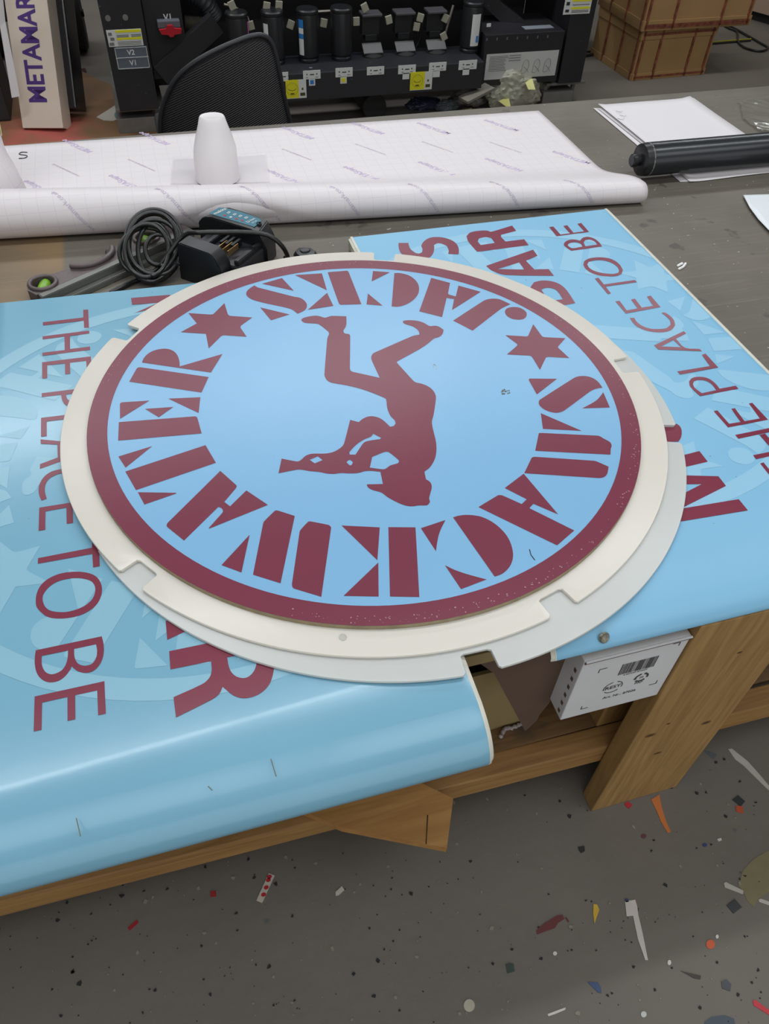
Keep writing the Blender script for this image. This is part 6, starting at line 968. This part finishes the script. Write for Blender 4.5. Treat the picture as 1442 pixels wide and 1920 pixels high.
for px, py in ((435, 10), (500, 12), (523, 10), (545, 46), (607, 43), (668, 40), (684, 14), (470, 48), (729, 37), (781, 50), (788, 33), (835, 34), (832, 68)):
    c = onv(px, py, CY + 0.03); bm = bmesh.new(); M = Matrix.Translation(c) @ Matrix.Rotation(random.uniform(-.5, .5), 4, 'Y'); box(bm, -0.016, 0.016, -0.006, 0.006, -0.018, 0.018, M, 0, 0.002); obj('cable_tag', bm, mat('tag_beige', (150, 146, 130), 0.6), PR)
for P_ in ([(420, 8), (440, 14), (452, 22), (462, 30), (470, 48)], [(776, 34), (779, 60), (772, 90), (760, 96)], [(786, 36), (788, 70), (775, 95)], [(850, 10), (840, 45), (833, 70), (828, 95)], [(595, 22), (612, 21), (630, 20)]):
    bm = bmesh.new(); tube(bm, spline([onv(a, b, CY + 0.05) for a, b in P_], 5), 0.006, 6); obj('ink_line', bm, RUBBER if P_[0][0] in (776, 786) else mat('line_grey_%d' % len(MATS), (120, 112, 104), .4), PR, 60)
for i, (x0, y0, x1, y1) in enumerate(((522, 136, 541, 152), (568, 133, 601, 147), (629, 128, 661, 143), (688, 126, 720, 139), (747, 123, 779, 137), (805, 118, 836, 132), (861, 114, 893, 129))):
    lb = label_on(x0, y0, x1, y1, 3.95, LABELW, 'line_label', MF); a = onv((x0 + x1) / 2, (y0 + y1) / 2, 3.95)
    strips(MF, [(a.x - .009, a.x + .011, a.z - .001, a.z + .003), (a.x - .026, a.x - .021, a.z, a.z + .006), (a.x + .022, a.x + .027, a.z, a.z + .006), (a.x - .028, a.x - .018, a.z - .012, a.z - .0105), (a.x + .016, a.x + .032, a.z - .012, a.z - .0105)], INK, 3.9486)
for (x0, y0, x1, y1), m in (((579, 148, 591, 160), LABELB), ((638, 144, 650, 156), YELLOW), ((755, 137, 767, 148), LABELW), ((812, 133, 824, 144), LABELW), ((868, 129, 879, 140), LABELW)):
    label_on(x0, y0, x1, y1, 3.95, LABELW, 'colour_label', MF)
    if m is not LABELW: label_on(x0 + 2.5, y0 + 2.5, x1 - 2.5, y1 - 2.5, 3.9485, m, 'colour_patch', MF)
for (x0, y0, x1, y1) in ((535, 151, 575, 183), (770, 136, 809, 167)):
    label_on(x0, y0, x1, y1, 3.9495, LABELW, 'warning_label', MF); xm = x0 + (x1 - x0) * 0.64; label_on(x0, y0, xm, y1, 3.948, YELLOW, 'yellow_field', MF)
    a = onv((x0 + xm) / 2, (y0 + y1) / 2, 3.948); R_ = 0.028
    bm = bmesh.new(); tube(bm, [(a.x + R_ * math.cos(t), 3.9460, a.z + R_ * math.sin(t)) for t in [k * math.pi / 10 for k in range(20)]], 0.0005, 4, True)
    tube(bm, [(a.x + 0.018 * math.cos(t), 3.9460, a.z + .002 + 0.008 * math.sin(t)) for t in [math.pi + k * math.pi / 8 for k in range(9)]], 0.0012, 4); box(bm, a.x - .009, a.x + .009, 3.945, 3.9465, a.z - .023, a.z - .018)
    c = onv((xm + x1) / 2, y1 - 6, 3.948); box(bm, c.x - .012, c.x + .012, 3.9475, 3.949, c.z - .006, c.z + .008); box(bm, c.x - .004, c.x + .004, 3.9475, 3.949, c.z + .02, c.z + .03); obj('label_print', bm, mat('print_dark_olive', (70, 66, 24), .7), MF)
WB = pr('waste_ink_box', 1.735, 2.17, 4.04, 4.35, 0.137, 0.375, DARKM, 0.003)
IL = label_on(913, 102, 1040, 141, 4.04, mat('label_offwhite', (184, 184, 182), .6), 'instruction_label', WB)
IL.data.transform(Matrix.Rotation(0, 4, 'Y'))
a = onv(913, 100, 4.04); b = onv(1040, 141, 4.04)
rects = [(a.x + .015 + random.uniform(0, .004), a.x + .12 + random.uniform(-.02, .01), a.z - .018 - k * .0075, a.z - .0155 - k * .0075) for k in range(10)] + [(a.x + .125, a.x + .19, a.z - .018 - k * .012, a.z - .0145 - k * .012) for k in range(3)]
strips(WB, rects, mat('print_mid_grey', (120, 118, 116), .7), 4.0384)
bm = bmesh.new()
for k in range(3):
    cx_ = a.x + 0.225 + k * 0.062; cz = (a.z + b.z) / 2 - .01
    tube(bm, spline([(cx_ - .02, 4.038, cz - .03), (cx_ - .015, 4.038, cz + .02), (cx_ + .008, 4.038, cz + .03), (cx_ + .018, 4.038, cz), (cx_, 4.038, cz - .03), (cx_ - .02, 4.038, cz - .03)], 3), 0.0012, 4); tube(bm, [(cx_ - .01, 4.038, cz), (cx_ + .01, 4.038, cz - .015), (cx_ + .02, 4.038, cz - .03)], 0.0012, 4)
obj('label_drawing', bm, mat('print_drawing_grey', (112, 110, 108), .7), WB)
label_on(913, 44, 920, 50, 4.04, LABELW, 'label', WB)
bm = bmesh.new()
for k in range(7):
    q = onv(913 + k * 19, 74 - k * 0.9, 4.04); box(bm, q.x - .003, q.x + .003, 4.0385, 4.04, q.z - .006, q.z + .006)
obj('port_mark', bm, LABELG, WB)
bm = bmesh.new(); box(bm, 1.97, 2.13, 4.09, 4.14, 0.3752, 0.377); obj('label', bm, mat('tape_grey', (130, 134, 142), .4), WB)
a = onv(1060, 0, 4.05); b = onv(1105, 25, 4.05)
WL2 = pr('warning_label', a.x, b.x, 4.0485, 4.05, b.z, b.z + 0.075, LABELW, 0, L2)
strips(L2, [(a.x + .04, b.x - .003, b.z + .055, b.z + .068), (a.x + .04, b.x - .003, b.z + .022, b.z + .031)], YELLOW, 4.0484, 'yellow_band')
strips(L2, [(a.x + .045, b.x - .01, b.z + .008, b.z + .010), (a.x + .045, b.x - .01, b.z + .014, b.z + .016), (a.x + .045, b.x - .01, b.z + .040, b.z + .042), (a.x + .01, a.x + .03, b.z + .01, b.z + .022), (a.x + .01, a.x + .028, b.z + .04, b.z + .055)], INK, 4.0484)
bm = bmesh.new(); M = Matrix.Translation((1.05, 4.2, 0.06)); lathe(bm, (1.17, 4.05, 0.07), [(0.05, 0), (0.062, 0.002), (0.062, 0.6), (0.05, 0.6)], 20, Vector((0, 1, 0))); obj('drain_pipe', bm, BLACKM, PR, 40)

# ------------------------------------------------------------------ litter under the printer
def blob(name, px, py, r, sc, m, lab, cat, seed, zf=0.75):
    p = at(px, py, 0); bm = bmesh.new(); bmesh.ops.create_icosphere(bm, subdivisions=5, radius=1)
    for v in bm.verts:
        d = v.co.copy(); k = 1 + 0.28 * noise.noise(d * 1.6 + Vector((seed, 0, 0))) + 0.16 * abs(noise.noise(d * 4.5 + Vector((0, seed, 0)))) + 0.16 * abs(noise.noise(d * 8 + Vector((0, 0, seed)))) + 0.05 * noise.noise(d * 20)
        v.co = Vector((d.x * sc[0], d.y * sc[1], d.z * sc[2])) * r * k
    zmin = min(v.co.z for v in bm.verts)
    for v in bm.verts: v.co = Vector((p.x + v.co.x, p.y + v.co.y, max((v.co.z - zmin * zf), 0.002)))
    return tag(obj(name, bm, m, None, 50), lab, cat)
blob('plastic_bag', 955, 203, 0.115, (1.35, 0.6, 0.95), BAGM, 'large crumpled clear bag under the waste box at the right of the printer', 'bag', 3)
blob('plastic_bag', 1012, 188, 0.05, (0.7, 0.8, 1.5), BAGM, 'upright twisted clear bag beside the right foot of the printer', 'bag', 8)
blob('plastic_bag', 880, 196, 0.07, (1.5, 0.8, 0.55), mat('polythene_grey', (140, 136, 128), 0.25, alpha=.8, bump=.8, bscale=30), 'flat grey crumpled bag left of the large clear bag', 'bag', 5)
blob('plastic_bag', 795, 203, 0.06, (1.5, 0.7, 0.5), mat('polythene_blue', (62, 70, 96), 0.3, mottle=.4, mscale=20, bump=.8), 'dark bluish crumpled bag in shadow under the middle of the printer', 'bag', 9)
blob('plastic_bag', 838, 208, 0.05, (1.2, 0.7, 0.6), mat('polythene_slate', (96, 104, 112), 0.3, mottle=.4, mscale=20, bump=.8), 'small slate-grey crumpled bag between the bluish and grey bags', 'bag', 12)
for (pts, col, lab, z, c) in (([(985, 155), (997, 150), (1004, 168), (990, 172)], (196, 194, 130), 'yellow paper scrap on top of the large clear bag', 0.15, 0),
                       ([(935, 190), (953, 184), (958, 202), (950, 205)], (176, 172, 104), 'yellow paper scrap beside the large clear bag', 0.07, 0),
                       ([(866, 205), (884, 206), (888, 216), (870, 218)], (186, 184, 120), 'yellow paper scrap on the floor left of the bags', 0.004, 0)):
    bm = bmesh.new(); q = [at(x, y, z) for x, y in pts]; v = [bm.verts.new(p + Vector((0, 0, 0.01 * (i % 2)))) for i, p in enumerate(q)]; bm.faces.new(v)
    o = tag(obj('paper_scrap', bm, mat('paper_yellow_%d' % len(MATS), col, .8)), lab, 'paper scrap'); md = o.modifiers.new('t', 'SOLIDIFY'); md.thickness = .0006
bm = bmesh.new(); A_, B_ = onv(868, 192, 3.93), onv(918, 166, 3.98); box(bm, 0, (B_ - A_).length, -.04, .04, -.006, .006, Matrix.Translation(A_ + Vector((0, 0, .01))) @ (B_ - A_).to_track_quat('X', 'Z').to_matrix().to_4x4())
tag(obj('cardboard_strip', bm, mat('grey_card', (112, 108, 98), .8, mottle=.15, mscale=20)), 'slanting grey cardboard strip leaning among the bags', 'cardboard')
q = [at(x, y, 0) for x, y in ((1012, 205), (1030, 203), (1030, 206), (1014, 208))]
scrap('red_sliver', [(1010, 205), (1026, 202), (1030, 206), (1012, 208)], (120, 34, 34), 'red sliver on the floor beside the right foot of the printer')
bm = bmesh.new(); q = [at(x, y, 0) for x, y in ((181, 221), (205, 206), (226, 192), (232, 200), (230, 222), (212, 228), (195, 227))]
flat(bm, [[(p.x, p.y) for p in q]], 0.004, 0.002); tag(obj('vinyl_offcut', bm, mat('offcut_cream', (188, 180, 170), .6)), 'cream curved vinyl offcut on the floor by the left foot of the printer', 'vinyl offcut')
bm = bmesh.new(); c = at(221, 218, 0.02); lathe(bm, c, [(0.016, 0), (0.02, 0.002), (0.02, 0.07), (0.016, 0.072)], 16, Vector((0.5, 0.8, 0)).normalized()); tag(obj('vinyl_roll', bm, mat('pale_blue_roll', (120, 160, 176), .5), None, 40), 'short pale blue roll end beside the left foot of the printer', 'roll')
scrap('red_chip', [(166, 215), (175, 214), (176, 218), (169, 219)], (150, 34, 28), 'red chip on the brown floor paper')
scrap('dark_label', [(145, 130), (160, 128), (163, 136), (147, 140)], (60, 32, 30), 'dark red label on the floor behind the white carton')
bm = bmesh.new(); q = [at(x, y, 0) for x, y in ((-180, 300), (330, 300), (240, 175), (140, 128), (20, 150), (-200, 180))]
flat(bm, [[(p.x, p.y) for p in q]], 0.0022, 0.002); tag(obj('floor_paper', bm, KRAFT), 'brown paper with red overspray laid on the floor at the left', 'floor covering')

# ------------------------------------------------------------------ tall white carton and its dark neighbours at the left
UP = Vector((0.103, 0.44, 0.892)); A_ = Vector((-0.561, 4.273, 0.012)); B_ = Vector((-0.369, 4.205, 0.0235))
W_ = (B_ - A_); wl = W_.length; Wn = W_.normalized(); Un = (UP - Wn * UP.dot(Wn)).normalized(); Nn = Wn.cross(Un)   # Nn points to the front
if Nn.y > 0: Nn = -Nn
FM = Matrix.Translation(A_) @ Matrix((Wn, Un, Nn)).transposed().to_4x4()
MB_ = thing('media_carton', 'tall white carton printed METAMARK in purple, leaning behind the paper sheet', 'carton', (-0.46, 4.24, 0))
bm = bmesh.new(); box(bm, 0, wl, 0, 1.0, -0.10, 0, FM, 0, 0.003); obj('box', bm, FOAMB, MB_)
bm = bmesh.new(); put_text(bm, 'METAMARK', lambda x, y: FM @ Vector((x, y, 0.0008)), 0.122, math.radians(90), (wl * 0.50, 0.365), 0.026, 0, 0.80); raw('lettering', bm, PURPLE, MB_)
BC = thing('black_case', 'tall black case leaning behind the white printed carton', 'case', (-0.45, 4.4, 0))
bm = bmesh.new(); M2 = FM @ Matrix.Translation((0.005, 0.055, -0.24)); box(bm, 0, wl + 0.03, 0, 1.1, 0, 0.125, M2, 0, 0.008); 
zm = min(v.co.z for v in bm.verts)
for v in bm.verts: v.co.z -= zm - 0.002 if v.co.z < 5 else 0
obj('case_body', bm, mat('case_black', (34, 32, 34), 0.25, mottle=.2, mscale=3), BC)
DB = thing('dark_bin', 'low dark grey bin at the left edge behind the paper roll', 'bin', (-0.86, 4.55, 0))
bm = bmesh.new(); box(bm, -1.25, -0.62, 4.40, 4.75, 0.003, 0.40, None, 0, 0.01); obj('bin_body', bm, mat('bin_dark', (46, 44, 46), .6, mottle=.2), DB)
bm = bmesh.new(); q = [onv(-40, -60, 4.36), onv(0, 50, 4.33), onv(22, 183, 4.28), onv(37, 180, 4.28), onv(30, 140, 4.30), onv(10, 40, 4.34), onv(0, -60, 4.36)]
v = [bm.verts.new(p) for p in q]; bm.faces.new(v); o = tag(obj('white_board', bm, PAPERW), 'white board leaning at the left edge, left of the printed carton', 'board'); md = o.modifiers.new('t', 'SOLIDIFY'); md.thickness = .006
TR = thing('hand_trolley', 'black wheeled trolley behind the printer at the left', 'trolley', (-0.26, 5.4, 0))
for x in (-0.30, -0.75):
    bm = bmesh.new(); lathe(bm, (x, 5.42, 0.19), [(0.08, 0.02), (0.15, 0.012), (0.17, 0.0), (0.188, 0.015), (0.19, 0.045), (0.188, 0.075), (0.17, 0.09), (0.15, 0.078), (0.08, 0.07)], 36, Vector((1, 0, 0))); obj('wheel', bm, mat('tyre_%s' % ('a' if x > -.5 else 'b'), (22, 22, 23), .6), TR, 40)
bm = bmesh.new(); tube(bm, [(-0.75, 5.42, 0.19), (-0.2, 5.42, 0.19)], 0.02, 10); obj('axle', bm, BLACKM, TR, 60)
boxo('frame', -0.70, -0.33, 5.38, 5.46, 0.17, 0.9, BLACKM, TR, 0.01)

# ------------------------------------------------------------------ taped cartons at the back right
def crate(lab, M, w_, d_, h_, lip_low):
    t = thing('taped_carton', lab, 'carton', tuple(M.translation)); bm = bmesh.new(); box(bm, 0, w_, 0, d_, 0, h_, M, 0, 0.003); obj('box', bm, CARDT, t)
    def faces(name, rects, m, e=0.002):
        bm = bmesh.new()
        for f_, a0, a1, z0, z1 in rects:
            if f_ == 'front': box(bm, a0, a1, -e, -0.0003, z0, z1, M)
            else: box(bm, -e, -0.0003, a0, a1, z0, z1, M)
        obj(name, bm, m, t)
    lip = 0.05
    lz = (0, lip) if lip_low else (h_ - lip, h_)
    faces('lid_edge', [('front', -0.004, w_ + .004, lz[0], lz[1]), ('left', -0.004, d_, lz[0], lz[1]), ('front', 0, w_, 0, 0.035), ('left', 0, d_, 0, 0.035)], CARDT, 0.006)
    [faces('sealing_tape', [r_], CARDTAPE, 0.0075) for r_ in [('front', x, x + 0.013, 0.002, h_ - .002) for x in (0.012, w_ * 0.26, w_ * 0.70, w_ - 0.030)] + [('left', x, x + 0.013, 0.002, h_ - .002) for x in (0.01, d_ * 0.35, d_ * 0.7)] + [('front', 0.01, w_ - .01, 0.010, 0.022), ('front', 0.01, w_ - .01, lz[0] + .02, lz[0] + .032)]]
crate('tan cardboard carton with red printed tape, lower of the two at the back right', Matrix.Translation((2.821, 4.345, 0.001)) @ Matrix.Rotation(math.radians(2.5), 4, 'Z'), 0.505, 0.48, 0.262, False)
crate('tan cardboard carton with red printed tape, upper one stacked and overhanging to the right', Matrix.Translation((2.800, 4.325, 0.2645)) @ Matrix.Rotation(math.radians(0.5), 4, 'Z'), 0.70, 0.52, 0.29, True)
CU = thing('floor_cabinet', 'beige cabinet on a dark recessed plinth behind the taped cartons', 'cabinet', (4.4, 5.4, 0), math.radians(-64))
G = Matrix.Translation((4.05, 5.68, 0)) @ Matrix.Rotation(math.radians(-64), 4, 'Z')
bm = bmesh.new(); box(bm, 0, 1.3, 0, 0.6, 0.06, 0.9, G, 0, 0.004); obj('body', bm, mat('cabinet_beige', (150, 128, 108), .6), CU)
bm = bmesh.new(); box(bm, 0.02, 1.28, 0.05, 0.58, 0.0, 0.059, G); obj('plinth', bm, BLACKM, CU)
bm = bmesh.new(); tube(bm, spline([at(x, y, 0.008) for x, y in ((1345, 40), (1365, 52), (1382, 60), (1384, 78), (1398, 90), (1425, 96), (1440, 90), (1428, 82), (1400, 66), (1370, 50), (1350, 45))], 6), 0.007, 6); tag(obj('black_cable', bm, RUBBER, None, 60), 'black cable looped on the floor in front of the beige cabinet', 'cable')
for k, (y0, y1, m, lab) in enumerate(((79, 76, mat('strip_yellow', (150, 144, 40), .6), 'yellow edged strip on the floor behind the taped cartons'), (82, 79, BLACKM, 'black edging strip on the floor just in front of the yellow one'))):
    bm = bmesh.new(); a_, b_ = at(1335, y0, 0.006), at(1408, y1 - 3, 0.006); tube(bm, [a_, b_], 0.005, 6); tag(obj('floor_strip', bm, m), lab, 'strip')
bm = bmesh.new(); tube(bm, [at(1085, 106, 0.01), at(1112, 102, 0.01)], 0.008, 6); tube(bm, [at(1085, 98, 0.01), at(1112, 96, 0.01)], 0.006, 6); tag(obj('floor_cable', bm, RUBBER, None, 60), 'black cables on the floor between the printer leg and the lower taped carton', 'cable')
boxo_ = boxo('dark_equipment', 2.55, 2.78, 4.9, 5.3, 0.002, 0.34, BLACKM, None, 0.01); tag(boxo_, 'dark equipment box behind the right leg of the printer', 'equipment')
